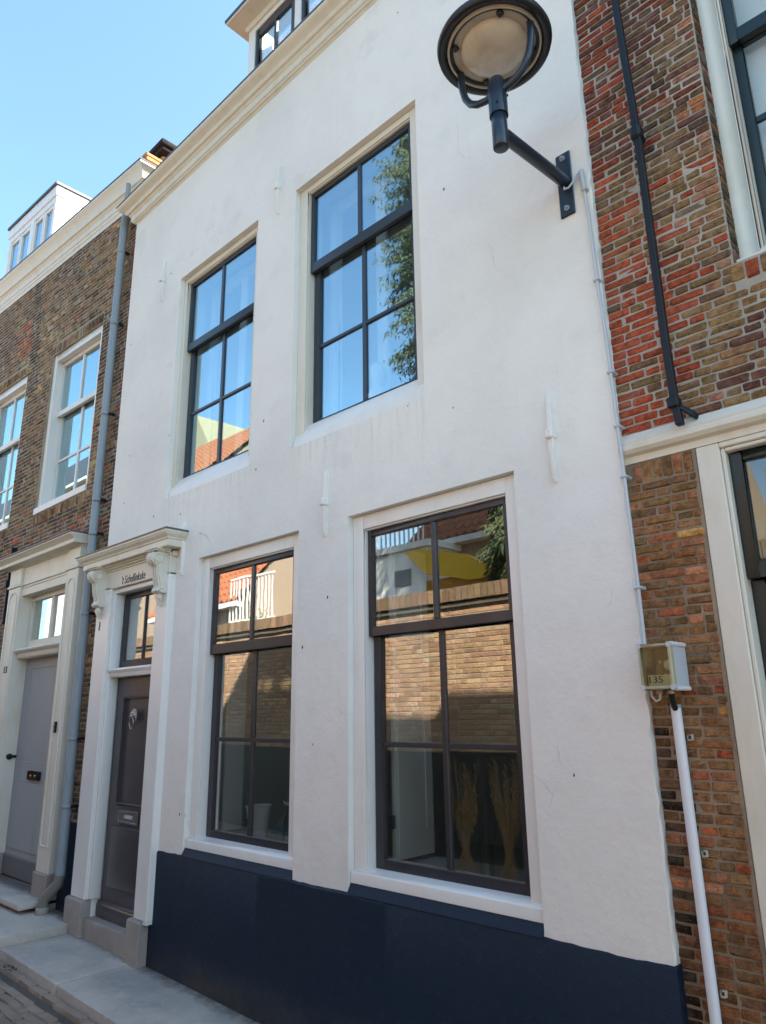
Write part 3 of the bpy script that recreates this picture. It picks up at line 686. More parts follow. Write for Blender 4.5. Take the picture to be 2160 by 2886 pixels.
# ================================================================== left brick house (old and sagging to the left)
lh = thing('brick_house', 'old brown brick house on the left with white sash windows', 'house', (-8.7, .3, 0))
KS = .105
def sag(x, y, z):
    f = max(0, min(1.25, (z-4.0)/3.2)); return (x, y, z+KS*f*max(-1, (-6.46-x)))
def slp(x, z): return KS*max(0, min(1.25, (z-4.0)/3.2))
YL = .055; LX0 = -14.5; LX1 = WL-.0005
W1 = (-8.56, -7.19, 4.02, 5.955); W0 = (-10.76, -9.38, 4.02, 5.955); W9 = (-12.9, -11.55, 4.02, 5.955)
DL = (-8.80, -6.93, .0, 3.42)
lw = MB().wall(LX0, LX1, -.3, 7.34, YL+.0012, YL+.3, [W1, W0, W9, DL]).deform(sag).build('wall', 'mortarl', lh, smooth=0)
rb = random.Random(21)
def lcol(x, z, r):
    n = math.sin(x*2.1+z*1.3)+math.sin(x*.9-z*2.7+1)
    if z > 5.6 and abs(x+9.2+(z-6)*.15) < .14: return pick(r, (5, DARK), (1, BROWN))
    if x > -6.66: return pick(r, (4, PURPLE), (3, DARK), (2, (.15, .045, .03)), (1, BROWN)) if z > 2.9 else pick(r, (3, BROWN), (2, (.10, .05, .03)), (1, DARK))
    if -10.3 < x < -9.4 and 6.25 < z < 6.75 and n > -.2: return pick(r, (4, RED), (1, ORANGE), (2, BROWN))
    if 3.45 < z < 3.95: return pick(r, (2, PURPLE), (1, RED), (3, BROWN), (2, DARK), (1, OLIVE))
    if z < 3.4 and x < -8.9: return pick(r, (3, (.13, .065, .045)), (2, BROWN), (2, PURPLE))
    if n > .8: return pick(r, (4, OLIVE), (1, YEL), (2, BROWN))
    if n < -.9: return pick(r, (4, BROWN), (2, DARK), (1, PURPLE))
    return pick(r, (5, OLIVE), (4, BROWN), (1, DARK), (.35, PINK), (.15, RED))
bl = courses(LX0, LX1, 0, 7.24, .0455, .165, .082, .0095, rb, [(h[0], h[1], h[2]-.100, h[3]+.110) for h in (W1, W0, W9)]+[DL, (LX0, LX1, -1, .84)])
for h in (W1, W0, W9):
    bl += soldier(h[0], h[1], h[3]+.004, h[3]+.122, .048, .008, rb)+soldier(h[0], h[1], h[2]-.112, h[2]-.004, .045, .008, rb)
lay(lw, bl, YL, .03, lambda x, z, r: [min(1, q*k) for q, k in zip(lcol(x, z, r), (1.6, 1.42, 1.28))], rb, 300, sag, slp)
MB().box(LX0, LX1-.001, YL-.012, YL+.1, -.2, .84).build('plinth', 'near_black', lh, bevel=.004) if False else None
MB().box(-6.926, LX1-.001, YL-.014, YL+.05, -.2, .842).build('plinth', 'plinth', lh, bevel=.004)
MB().box(LX0, -8.805, YL-.014, YL+.05, -.2, .842).build('plinth', 'plinth', lh, bevel=.004)
CL = [(-.05, 7.22), (.006, 7.22), (.01, 7.262), (.022, 7.274), (.024, 7.302), (.036, 7.312), (.038, 7.378), (.052, 7.39), (.060, 7.402), (.078, 7.410), (.088, 7.44), (.108, 7.49), (.136, 7.53), (.150, 7.545), (.150, 7.572), (-.05, 7.60)]
MB().cornice(CL, LX0, -6.457, YL, 0, 1, 1.2).deform(sag).build('cornice', 'cream', lh, smooth=25)
MB().cornice([(.09, 7.573), (.156, 7.573), (.158, 7.586), (-.05, 7.612), (-.05, 7.601)], LX0, -6.457, YL, 0, 1, 1.2).deform(sag).build('gutter_edge', 'lead', lh)
MB().prism([(.15, 7.5), (4.2, 11.0), (8, 7.4), (8, -.3), (7.9, -.3), (7.9, 7.0), (.15, 7.0)], 'x', LX0, -6.47).deform(sag).build('roof', 'tile', lh, smooth=0)
MB().box(-6.75, -6.471, .37, 8, 0, 7.3).build('side_wall', 'mortarl', lh)
def white_window(h):
    wn = bpy.data.objects.new('window', None); C.objects.link(wn); wn.parent = lh; wn.location = Vector(((h[0]+h[1])/2, .1, h[2]))-lh.location
    yo = YL-.004
    def B(mm, nm, mt, bv=.003): return mm.deform(sag).build(nm, mt, wn, bevel=bv)
    B(MB().frame(h[0]+.002, h[1]-.002, yo+.03, yo+.20, h[2]+.075, h[3]-.002, .085, .085, .085, .001), 'frame', 'white')
    B(MB().box(h[0]+.002, h[1]-.002, yo-.012, yo+.20, h[2]+.001, h[2]+.075), 'sill', 'white', .005)
    x0, x1 = h[0]+.087, h[1]-.087; cx = (x0+x1)/2; z0, z1 = h[2]+.075, h[3]-.087; zr = z0+(z1-z0)*.635
    zb = z0+(zr-z0)*.49
    B(MB().frame(x0, x1, yo+.10, yo+.14, zr-.035, z1, .045, .045, .05, .06), 'sash', 'white')
    B(MB().frame(x0+.005, x1-.005, yo+.145, yo+.18, z0, zr+.02, .045, .045, .03, .05), 'sash', 'white')
    B(MB().box(cx-.018, cx+.018, yo+.104, yo+.135, zr+.026, z1-.051), 'glazing_bar', 'white')
    B(MB().box(cx-.018, cx+.018, yo+.149, yo+.175, z0+.051, zr-.012), 'glazing_bar', 'white')
    for xa, xb in ((x0+.051, cx-.019), (cx+.019, x1-.051)):
        B(MB().box(xa, xb, yo+.149, yo+.175, zb-.014, zb+.014), 'glazing_bar', 'white')
        B(MB().box(xa-.004, xb+.004, yo+.12, yo+.124, zr+.022, z1-.046), 'pane', 'glasssky', 0)
        B(MB().box(xa-.004, xb+.004, yo+.162, yo+.166, z0+.046, zb-.010), 'pane', 'glasssky', 0)
        B(MB().box(xa-.004, xb+.004, yo+.162, yo+.166, zb+.010, zr-.006), 'pane', 'glasssky', 0)
    MB().poly([(h[0]-.2, 1.4, h[2]-.2), (h[1]+.2, 1.4, h[2]-.2), (h[1]+.2, 1.4, h[3]+.4), (h[0]-.2, 1.4, h[3]+.4)]).box(h[0]-.2, h[1]+.2, .4, 1.4, h[2]-.22, h[2]-.2).box(h[0]-.2, h[1]+.2, .4, 1.4, h[3]+.4, h[3]+.42).box(h[0]-.22, h[0]-.2, .4, 1.4, h[2]-.2, h[3]+.4).box(h[1]+.2, h[1]+.22, .4, 1.4, h[2]-.2, h[3]+.4).build('room', 'room', wn, smooth=0)
    return wn
white_window(W1)['label'] = 'white sash window beside the downpipe'
white_window(W0)['label'] = 'white sash window cut by the left picture edge'
white_window(W9)
# dormer of the left house
d2 = bpy.data.objects.new('dormer', None); C.objects.link(d2); d2.parent = lh; d2.location = Vector((-11.9, .7, 9))-lh.location
d2['label'] = 'white flat roofed dormer with four narrow casements'
def tilt(x, y, z): return (x, y, z+.125*(-10.8-x))
Y2 = .6; HX = [-12.80, -12.27, -11.71, -11.21, -10.80]
ops = [(-12.86, -12.36), (-12.345, -11.87), (-11.73, -11.28), (-11.265, -10.87)]
MB().wall(-12.97, -10.785, 8.7, 10.10, Y2, Y2+.12, [(p, q, 9.20, 9.97) for p, q in ops]).deform(tilt).build('dormer_front', 'white', d2, bevel=.003)
for xa, xb in ((-12.97, -12.87), (-10.90, -10.785)): MB().box(xa, xb, Y2+.1205, 3, 8.7, 10.10).deform(tilt).build('cheek', 'whitegloss', d2)
MB().box(-12.985, -10.77, Y2-.02, 3, 10.085, 10.28).deform(tilt).build('fascia', 'white', d2, bevel=.004)
MB().box(-13.01, -10.745, Y2-.045, 3, 10.281, 10.33).deform(tilt).build('dormer_roof', 'slate', d2)
for p, q in ops:
    MB().frame(p+.002, q-.002, Y2+.01, Y2+.06, 9.202, 9.968, .07, .05, .07, .09).deform(tilt).build('window_frame', 'white', d2, bevel=.004)
    MB().box(p+.066, q-.046, Y2+.035, Y2+.039, 9.288, 9.902).deform(tilt).build('pane', 'glasssky', d2, smooth=0)
MB().box(-12.86, -10.91, Y2+.3, Y2+.33, 8.9, 10.05).build('back_board', 'slate', d2)
# chimney
ch = MB(); rc = random.Random(9)
for lev in range(17):
    z = 8.1+lev*.075
    ch.box(-8.25+rc.uniform(-.012, .012), -7.98+rc.uniform(-.015, .015), 1.0+rc.uniform(-.01, .01), 1.38, z, z+.062)
ch.box(-8.235, -8.0, 1.015, 1.365, 8.1, 9.38)
chm = ch.build('chimney', paint('chimney_brick', (.42, .22, .09), .9, .3, (.35, .32, .3), .6, 9, .8), lh, bevel=.012)
MB().box(-8.33, -7.90, .93, 1.42, 9.385, 9.45).box(-8.37, -7.86, .90, 1.45, 9.45, 9.54).box(-8.27, -7.96, .99, 1.36, 9.54, 9.62).build('chimney_cap', paint('sooty_cap', (.035, .033, .032), .95, .4, (2.2, 2, 1.8), .5, 12, .8, .1), chm, bevel=.03, seg=2)
st2 = MB()
for lev in range(14):
    z = 7.9+lev*.078; st2.box(-7.82+rc.uniform(-.012, .012), -7.66+rc.uniform(-.015, .015), .60, 1.0+rc.uniform(-.03, .02), z, z+.066)
st2.box(-7.805, -7.675, .615, .98, 7.8, 8.93).build('chimney', bpy.data.materials['chimney_brick'], lh, bevel=.014)

# door of the left house
ld = bpy.data.objects.new('door_surround', None); C.objects.link(ld); ld.parent = lh; ld.location = Vector((-7.86, 0, .1))-lh.location
ld['label'] = 'cream door surround with round headed pilasters'
for xa, xb in ((-8.785, -8.45), (-7.232, -6.965)):
    p_ = MB().box(xa, xb, -.04, .20, .40, 3.16)
    p_.build('pilaster', 'cream', ld, bevel=.005)
    cx = (xa+xb)/2; hw = (xb-xa)/2-.055
    path = [(cx-hw, -.041, .62), (cx-hw, -.041, 2.98)]+[(cx-hw*math.cos(t), -.041, 2.98+hw*1.1*math.sin(t)) for t in [math.pi*j/10 for j in range(1, 10)]]+[(cx+hw, -.041, 2.98), (cx+hw, -.041, .62), (cx-hw, -.041, .62)]
    MB().tube(path, .009, 6).build('bead', 'cream', ld, smooth=60)
    MB().box(xa-.02, xb+.02, -.055, .2, .1, .40).build('stone_base', 'stone', ld, bevel=.006)
    MB().box(xa-.014, xb+.014, -.055, .06, 3.1605, 3.185).box(xa-.008, xb+.008, -.048, .06, 3.185, 3.20).build('capital', 'cream', ld, bevel=.004)
    MB().box(xa, xb, -.04, .06, 3.2005, 3.37).build('frieze_block', 'cream', ld, bevel=.003)
MB().box(-8.4495, -7.2325, -.012, .2, 3.05, 3.37).box(-8.4495, -7.2325, -.026, -.0125, 3.165, 3.197).box(-8.4495, -7.2325, -.02, -.0125, 3.135, 3.15).build('frieze', 'cream', ld, bevel=.003)
MB().cornice([(0, 3.371), (.05, 3.371), (.065, 3.385), (.08, 3.395), (.16, 3.40), (.165, 3.435), (.18, 3.445), (.20, 3.47), (.21, 3.475), (.21, 3.49), (0, 3.50)], -8.80, -6.98, YL-.02, 1, .35, .02).build('canopy', 'cream', ld, smooth=25)
MB().cornice([(0, 3.501), (.20, 3.491), (.222, 3.49), (.222, 3.506), (0, 3.53)], -8.80, -6.98, YL-.02, 1, .35, .02).build('canopy_flashing', 'lead', ld)
f2 = bpy.data.objects.new('fanlight', None); C.objects.link(f2); f2.parent = lh; f2.location = Vector((-7.9, .1, 2.5))-lh.location
MB().frame(-8.4495, -7.2325, .09, .15, 2.47, 3.0495, .06, .06, .055, .085).build('frame', 'cream', f2, bevel=.004)
MB().box(-7.875, -7.825, .095, .145, 2.556, 2.994).build('glazing_bar', 'cream', f2, bevel=.004)
for xa, xb in ((-8.393, -7.872), (-7.828, -7.288)): MB().box(xa, xb, .118, .122, 2.55, 2.999).build('pane', 'glassold', f2, smooth=0)
MB().poly([(-8.45, .8, 2.2), (-7.2, .8, 2.2), (-7.2, .8, 3.1), (-8.45, .8, 3.1)]).box(-8.45, -7.2, .16, .8, 2.3, 2.32).build('hall', 'room', f2, smooth=0)
MB().prism([(.15, 2.36), (.02, 2.36), (.01, 2.38), (.01, 2.41), (-.005, 2.42), (-.03, 2.435), (-.035, 2.45), (-.02, 2.466), (.15, 2.468)], 'x', -8.449, -7.233).build('transom', 'cream', lh, bevel=.002, smooth=45)
d3 = bpy.data.objects.new('door', None); C.objects.link(d3); d3.parent = lh; d3.location = Vector((-7.85, .12, .2))-lh.location
d3['label'] = 'weathered grey blue door with black knob and small letterbox'
MB().wall(-8.449, -7.233, .21, 2.359, .125, .16, [(-8.30, -7.38, 1.30, 2.25), (-8.33, -7.36, .46, 1.10)]).build('leaf', 'greydoor', d3, bevel=.003)
MB().box(-8.299, -7.381, .133, .15, 1.301, 2.249).build('panel', 'greydoor', d3); MB().box(-8.329, -7.361, .115, .15, .461, 1.099).build('panel', 'greydoor', d3, bevel=.003)
MB().box(-8.449, -7.233, .105, .1245, .21, .40).build('weather_board', paint('peeling_paint', (.16, .155, .16), .7, .3, (1.6, 1.1, .6), .8, 7, .6), d3, bevel=.008)
MB().tube([(-8.44, .125, 1.345), (-8.44, .075, 1.345)], .013, 10).ball((-8.44, .055, 1.345), .032, 14).build('knob', 'iron', d3, smooth=60)
l3 = MB().frame(-8.03, -7.74, .098, .124, 1.135, 1.215, .02, .02, .018, .018).box(-8.01, -7.76, .106, .124, 1.153, 1.197).build('letterbox', 'iron', d3, bevel=.003)
MB().ball((-7.93, .100, 1.172), .016, 10).ball((-7.82, .100, 1.172), .016, 10).build('flap_knob', 'brass', l3, smooth=60)
MB().box(-8.449, -7.233, .09, .15, .17, .209).build('threshold', worn_wood('rotten_threshold', (.06, .03, .02), (.16, .07, .03)), lh, bevel=.004)
MB().box(-9.3, -6.945, -.27, .12, .155, .205).build('door_step', 'bluestone', lh, bevel=.014, seg=2)
MB().box(-9.3, -7.05, -.14, .12, .08, .154).build('step_foot', 'kerbside', lh)
np_ = MB().box(-8.625, -8.515, -.046, -.0405, 2.215, 2.285).build('number_plate', 'ink', lh, bevel=.002); text('3', 'numeral', np_, -8.588, -8.553, 2.225, 2.276, -.048, 'petal', 0, .0015)
MB().box(-7.115, -7.085, -.058, -.0405, 1.60, 1.70).ball((-7.10, -.058, 1.655), .009, 8).build('doorbell', 'iron', lh, bevel=.003)
MB().box(-9.0, -8.955, -.01, YL, 2.79, 3.70).box(-9.01, -8.945, -.03, YL, 3.22, 3.30).build('wall_anchor', 'iron', lh, bevel=.006)

# ================================================================== right brick house
rh = thing('brick_house', 'brick house on the right with red and olive bricks and dark green windows', 'house', (-.5, .3, 0))
YR = .04; RX0 = WR+.001; RX1 = 1.6
U = (-.765, .55, 3.60, 5.9); U2 = (.9, 1.5, 3.6, 5.9); LW = (-1.035, 1.6, .15, 2.955)
rw = MB().wall(RX0, RX1, -.3, 7.3, YR+.002, YR+.35, [U, LW]).build('wall', 'mortar', rh, smooth=0)
MB().box(WR+.002, WR+.25, .4, 8, 0, 7.3).box(1.4, RX1, .4, 8, 0, 7.3).build('side_wall', 'mortard', rh)
MB().prism([(.1, 7.3), (4.2, 11.0), (8, 7.3)], 'x', RX0, RX1).build('roof', 'tile', rh, smooth=0)
MB().cornice([(0, 7.2), (.05, 7.2), (.12, 7.32), (.16, 7.4), (0, 7.42)], RX0, RX1, YR, 0, 0, .1).build('cornice', 'cream', rh)
def rcol(x, z, r):
    if z < 2.83:
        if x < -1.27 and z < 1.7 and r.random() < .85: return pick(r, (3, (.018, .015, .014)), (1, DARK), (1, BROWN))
        if z < 1.0: return pick(r, (4, (.125, .072, .040)), (3, (.17, .08, .045)), (1, BROWN))
        return pick(r, (5, (.175, .115, .065)), (3, (.125, .085, .052)), (2, (.19, .095, .06)), (.35, YEL), (.7, (.24, .085, .05)), (.8, PINK))
    if x < -1.13+.07*math.sin(z*4)+r.uniform(-.13, .16) and 2.9 < z < 4.35: return pick(r, (6, RED), (1, OLIVE), (.6, BROWN))
    if x < -1.2+r.uniform(-.06, .22) and z >= 4.35: return pick(r, (5, (.17, .045, .03)), (2, PURPLE), (1, RED), (1, BROWN))
    if -.95 < x < -.78 and r.random() < .25: return pick(r, (1, ORANGE), (1, PINK), (1, OLIVE))
    if 4.05 < z < 4.22 and r.random() < .35: return pick(r, (3, (.27, .075, .04)), (1, OLIVE))
    if z > 4.3: return pick(r, (4, BROWN), (3, (.105, .07, .042)), (2, PURPLE), (1.2, (.14, .045, .03)), (1, GREYB), (1, DARK))
    if z < 3.35 and x > -.85: return pick(r, (3, BROWN), (3, PURPLE), (2, OLIVE), (1, ORANGE))
    return pick(r, (5, OLIVE), (2, (.19, .125, .065)), (2, BROWN), (1, PINK), (.5, GREYB), (.5, RED))
rr_ = random.Random(33)
up_ = courses(RX0, RX1, 2.957, 7.2, .0425, .150, .072, .0098, rr_, [(U[0], U[1], U[2]-.10, U[3])], .03)
up_ += soldier(U[0]-.02, U[1], U[2]-.098, U[2]-.006, .060, .010, rr_)
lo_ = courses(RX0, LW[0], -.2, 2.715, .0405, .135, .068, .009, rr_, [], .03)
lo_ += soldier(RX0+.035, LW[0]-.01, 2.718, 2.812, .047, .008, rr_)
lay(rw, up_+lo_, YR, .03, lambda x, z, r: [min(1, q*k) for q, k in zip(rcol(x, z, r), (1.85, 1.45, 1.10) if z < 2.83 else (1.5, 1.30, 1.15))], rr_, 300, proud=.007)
# brick return in the reveal of the upper window
rv = MB(); VV = []
rvm = courses(YR+.012, YR+.102, U[2], U[3], .0425, .150, .075, .0085, rr_)
for q in rvm:
    pass
V = []; F = []; CO = []; n = 0
for yc, zc, w_, h_ in rvm:
    v, f = rr_.choice(SH)
    vv = np.stack([-v[:, 1]*.02+U[0]-.002, v[:, 0]*w_+yc, v[:, 2]*h_+zc], 1)-np.array(parent_loc(rw))
    V.append(vv); F += [tuple(i+n for i in t_) for t_ in f]; n += len(v); CO.append(np.tile(np.array(rcol(-.8, zc, rr_)+(1,)), (len(v), 1)))
me = bpy.data.meshes.new('reveal_bricks'); me.from_pydata(np.concatenate(V).tolist(), [], F)
me.color_attributes.new('col', 'FLOAT_COLOR', 'POINT').data.foreach_set('color', np.concatenate(CO).ravel()); me.materials.append(MT['bricks'])
o = bpy.data.objects.new('reveal_bricks', me); C.objects.link(o); o.parent = rw; o['kind'] = 'stuff'
def rwin(h, nm, yo, wl_, sx, bars, lab):
    wn = bpy.data.objects.new(nm, None); C.objects.link(wn); wn.parent = rh; wn.location = Vector(((h[0]+h[1])/2, .2, h[2]))-rh.location; wn['label'] = lab
    return wn
w2 = rwin(U, 'window', .14, .1, 0, 0, 'upper window with cream frame and dark green sashes')
MB().frame(U[0]+.002, U[1]-.002, YR+.100, YR+.22, U[2]+.03, U[3]-.002, .088, .088, .09, .055).frame(U[0]+.090, U[1]-.09, YR+.112, YR+.22, U[2]+.085, U[3]-.092, .014, .014, .014, .012).build('frame', 'cream', w2, bevel=.004)
MB().box(U[0]+.002, U[1]-.002, YR+.03, YR+.22, U[2]+.002, U[2]+.0295).build('sill', 'cream', w2, bevel=.004)
xa, xb = U[0]+.105, U[1]-.105
MB().frame(xa, xb, YR+.135, YR+.175, 4.83, U[3]-.107, .045, .045, .05, .075).build('sash', 'green', w2, bevel=.004)
MB().frame(xa, xb, YR+.176, YR+.21, U[2]+.098, 4.86, .045, .045, .03, .065).build('sash', 'green', w2, bevel=.004)
for xm in (xa+.37, xa+.74): MB().box(xm-.012, xm+.012, YR+.14, YR+.17, 4.906, U[3]-.158).box(xm-.012, xm+.012, YR+.18, YR+.205, U[2]+.164, 4.829).build('glazing_bar', 'green', w2)
MB().box(xa+.046, xb-.046, YR+.182, YR+.20, 4.375, 4.405).build('glazing_bar', 'green', w2)
MB().box(xa+.04, xb-.04, YR+.155, YR+.159, 4.90, U[3]-.15).build('pane', 'glassr', w2, smooth=0); MB().box(xa+.04, xb-.04, YR+.192, YR+.196, U[2]+.16, 4.37).build('pane', 'glassr', w2, smooth=0); MB().box(xa+.04, xb-.04, YR+.192, YR+.196, 4.41, 4.84).build('pane', 'glassr', w2, smooth=0)
MB().box(xa-.003, xa-.0005, YR+.127, YR+.21, U[2]+.098, U[3]-.107).build('jamb', 'cream', w2)
MB().box(xa, xb, YR+.26, YR+.27, U[2], U[3]).build('curtain', 'petal', w2)
# shop-like lower front: cornice, frame, sashes
MB().cornice([(-.05, 2.815), (.004, 2.815), (.008, 2.845), (.035, 2.852), (.050, 2.868), (.052, 2.884), (.040, 2.896), (.044, 2.906), (.030, 2.925), (.004, 2.955), (-.05, 2.955)], RX0+.002, RX1, YR, 0, 0, .06).build('shopfront_cornice', 'cream', rh, smooth=30)
w3 = rwin(LW, 'window', .1, .1, 0, 0, 'tall ground floor window with cream frame and dark green sashes')
MB().box(LW[0]+.004, -.935, YR-.002, YR+.2, -.05, 2.814).box(-.9345, RX1, YR-.002, YR+.2, 2.79, 2.814).box(-.9345, -.918, YR+.010, YR+.2, -.05, 2.7895).box(-.9175, RX1, YR+.010, YR+.2, 2.772, 2.7895).build('frame', 'cream', w3, bevel=.004)
MB().frame(-.9165, .4, YR+.045, YR+.09, 2.235, 2.771, .05, .05, .045, .07).build('sash', 'green', w3, bevel=.005)
MB().frame(-.9165, .4, YR+.085, YR+.13, .30, 2.234, .055, .055, .05, .08).build('sash', 'green', w3, bevel=.005)
MB().box(-.87, .36, YR+.062, YR+.066, 2.30, 2.73).build('pane', 'glassr', w3, smooth=0); MB().box(-.866, .35, YR+.105, YR+.109, .37, 2.19).build('pane', 'glassr', w3, smooth=0)
MB().box(-.9165, RX1, YR+.03, YR+.2, -.05, .295).build('bottom_panel', 'green', w3)
MB().poly([(-1.2, 2.4, 0), (1.5, 2.4, 0), (1.5, 2.4, 3.1), (-1.2, 2.4, 3.1)]).poly([(-1.0, .25, 0), (-1.0, 2.4, 0), (-1.0, 2.4, 3), (-1.0, .25, 3)]).poly([(-1.0, .25, 2.9), (1.5, .25, 2.9), (1.5, 2.4, 2.9), (-1.0, 2.4, 2.9)]).build('room', 'room', w3, smooth=0)
# pointing strip between pillar and frame
MB().box(LW[0]-.012, LW[0]+.003, YR-.004, YR+.03, 0, 2.812).build('pointing', 'mortar', rh, smooth=0)
# long square iron tie on the brick front
ia = MB().loops([[(x-.016, -.055, z), (x+.016, -.055, z), (x+.016, -.023, z), (x-.016, -.023, z)] for x, z in ((-1.103, 6.4), (-1.092, 5.3), (-1.069, 4.40), (-1.067, 3.3), (-1.062, 3.02), (-1.052, 2.905))]).build('wall_anchor', 'iron', rh, bevel=.003)
ia['label'] = 'long black square iron bar fixed over the bricks'
MB().box(-1.098, -1.046, -.07, -.005, 4.40, 4.475).box(-1.090, -1.055, -.04, YR, 4.425, 4.45).build('collar', 'iron', ia, bevel=.012)
MB().box(-1.088, -1.040, -.068, -.010, 2.985, 3.035).loops([[(-1.055, -.05, 3.01), (-1.055, -.02, 3.01), (-1.055, -.02, 2.985), (-1.055, -.05, 2.985)], [(-.995, .0, 2.965), (-.995, YR, 2.965), (-.995, YR, 2.925), (-.995, .0, 2.925)]]).build('wedge', 'iron', ia, bevel=.006)

# ================================================================== downpipe
dp = thing('drainpipe', 'grey drainpipe on the brick house next to the white wall', 'drainpipe', (-6.75, -.05, .12))
XP, YP = -6.735, -.022
MB().tube([(-6.58, -.08, 7.40), (-6.60, -.07, 7.30), (-6.70, YP, 7.06), (-6.718, YP, 6.95)], [.024, .026, .042, .044], 14).build('outlet', 'zinc', dp, smooth=60)
MB().tube([(-6.718, YP, 6.96), (XP-.005, YP, 4.6), (XP-.02, YP, 2.65)], .041, 16).build('pipe', 'zinc', dp, smooth=60)
MB().tube([(XP-.018, YP, 2.70), (XP-.02, YP, 2.0), (XP-.012, YP, .42)], .044, 16).build('pipe', 'zinc', dp, smooth=60)
for z, lean in ((6.62, 0), (5.75, 0), (4.72, .01), (3.80, .012), (3.46, .015), (2.68, .02), (1.55, .018), (.98, .016)):
    MB().tube([(XP+.012-lean, YP, z-.014), (XP+.012-lean, YP, z+.014)], .0475, 16).build('collar', 'zinc', dp, bevel=.003, smooth=50)
    MB().box(XP+.03, XP+.055, YP+.01, YL, z-.012, z+.012).build('bracket', 'iron', dp)
MB().tube([(XP-.012, YP, .43), (XP-.02, YP-.005, .36), (XP-.08, YP-.05, .28), (XP-.115, YP-.075, .23), (XP-.12, YP-.08, .12)], .046, 14).build('shoe', paint('peeling_pipe', (.19, .18, .16), .6, .4, (1.9, 1.8, 1.6), .7, 14, .4), dp, smooth=60)
MB().tube([(XP-.12, YP-.08, .115), (XP-.12, YP-.08, .175)], .054, 14).build('collar', 'stone', dp, bevel=.006, smooth=50)

# ================================================================== street lamp
LX = -1.483
lp = thing('street_lamp', 'dark blue street lamp with a round dish on a wall bracket', 'street lamp', (LX, 0, 4.4))
MB().box(-1.527, -1.443, -.012, 0, 4.215, 4.603).build('wall_plate', 'lampblue', lp, bevel=.004)
for z in (4.565, 4.255):
    b_ = MB().tube([(LX, -.012, z), (LX, -.022, z)], .015, 8).tube([(LX, -.02, z), (LX, -.034, z)], .007, 8).build('bolt', 'zinc', lp, smooth=40)
AY, AZ_ = -.612, 4.34
MB().tube([(LX, -.010, 4.42), (LX, AY+.02, AZ_)], .032, 18).build('arm', 'lampblue', lp, smooth=60)
MB().tube([(LX, AY, 4.245), (LX, AY, 4.44)], .037, 22).build('socket', 'lampblue', lp, bevel=.003, smooth=50)
MB().tube([(LX, AY, 4.425), (LX, AY, 4.60), (LX, AY, 4.635)], [.0445, .0445, .035], 22).build('sleeve', 'lampblue', lp, smooth=40)
for z, t in ((4.47, .5), (4.54, 2.2), (4.47, -1.9)): MB().tube([(LX+.04*math.cos(t-1.6), AY+.04*math.sin(t-1.6), z), (LX+.05*math.cos(t-1.6), AY+.05*math.sin(t-1.6), z)], .006, 6).build('screw', 'lampblack', lp)
DZ = 4.83; DR = .272
dish = MB().lathe([(.224, .012), (.228, 0), (.254, -.012), (DR, -.006), (DR+.004, .01), (DR-.004, .03), (.20, .10), (.09, .13), (.001, .135)], (LX, AY, DZ), 56).build('dish', 'lampblack', lp, smooth=60)
MB().lathe([(.227, .004), (.225, -.010), (.216, -.012), (.214, .01)], (LX, AY, DZ), 56).build('trim_ring', 'lampcream', lp, smooth=60)
MB().lathe([(.217, .0), (.212, -.004), (.203, -.004), (.198, .004)], (LX, AY, DZ), 56).build('gasket', 'lampblack', lp, smooth=60)
MB().lathe([(.203, .006), (.165, .002), (.158, .004)], (LX, AY, DZ), 56).build('housing', 'lampcream', lp, smooth=60)
MB().lathe([(.163, .001), (.160, -.010), (.14, -.028), (.10, -.045), (.05, -.055), (.001, -.057)], (LX, AY, DZ), 56).build('lens', 'lens', lp, smooth=60)
for t in (-2.34, -.81, .80, 2.40):
    cx, cy = LX+.188*math.cos(t), AY+.188*math.sin(t)
    MB().box(cx-.014, cx+.014, cy-.014, cy+.014, DZ-.016, DZ+.004).build('clip', 'lampblack', lp, bevel=.004)
for t in (0, math.pi):
    d_ = Vector((math.cos(t), math.sin(t), 0)); c0 = Vector((LX, AY, 0))
    pts = [c0+d_*r0+Vector((0, 0, z)) for r0, z in ((.03, 4.560), (.07, 4.562), (.115, 4.575), (.155, 4.605), (.183, 4.655), (.198, 4.72), (.203, 4.78), (.203, 4.825))]
    MB().tube(pts, .0175, 12).build('yoke_arm', 'lampblue', lp, smooth=70)
MB().tube([(LX+.005, -.035, 4.37), (LX+.012, -.05, 4.345), (LX+.035, -.05, 4.34), (-1.43, -.035, 4.37), (-1.412, -.022, 4.415), (-1.392, -.014, 4.425), (-1.383, -.014, 4.40)], .0055, 8).build('cable', 'pvcgrey', lp, smooth=70)

# ================================================================== conduit, junction box, pipe
cd = thing('conduit', 'thin grey cable conduit down the right edge of the white wall', 'conduit', (-1.35, -.01, 3))
MB().tube([(-1.386, -.016, 4.41), (-1.370, -.016, 4.12), (-1.362, -.018, 3.75), (-1.346, -.020, 3.43), (-1.343, -.02, 3.25), (-1.333, -.02, 2.75), (-1.325, -.02, 2.2), (-1.325, -.02, 1.985)], .0082, 10).build('pipe', 'pvcgrey', cd, smooth=60)
MB().tube([(-1.387, -.016, 4.43), (-1.378, -.016, 4.31)], .0135, 10).build('sleeve', 'pvcgrey', cd, smooth=60)
for x, z in ((-1.376, 4.305), (-1.364, 3.77), (-1.345, 3.265), (-1.339, 2.99), (-1.334, 2.745), (-1.326, 2.24)):
    MB().box(x-.016, x+.016, -.032, .03, z-.007, z+.007).build('clip', 'pvcgrey', cd, bevel=.004)
jb = thing('junction_box', 'grey junction box with a clear lid numbered 135', 'junction box', (-1.245, 0, 1.8))
BX0, BX1, BZ0, BZ1, BY0, BY1 = -1.308, -1.180, 1.815, 1.985, -.125, YR-.003
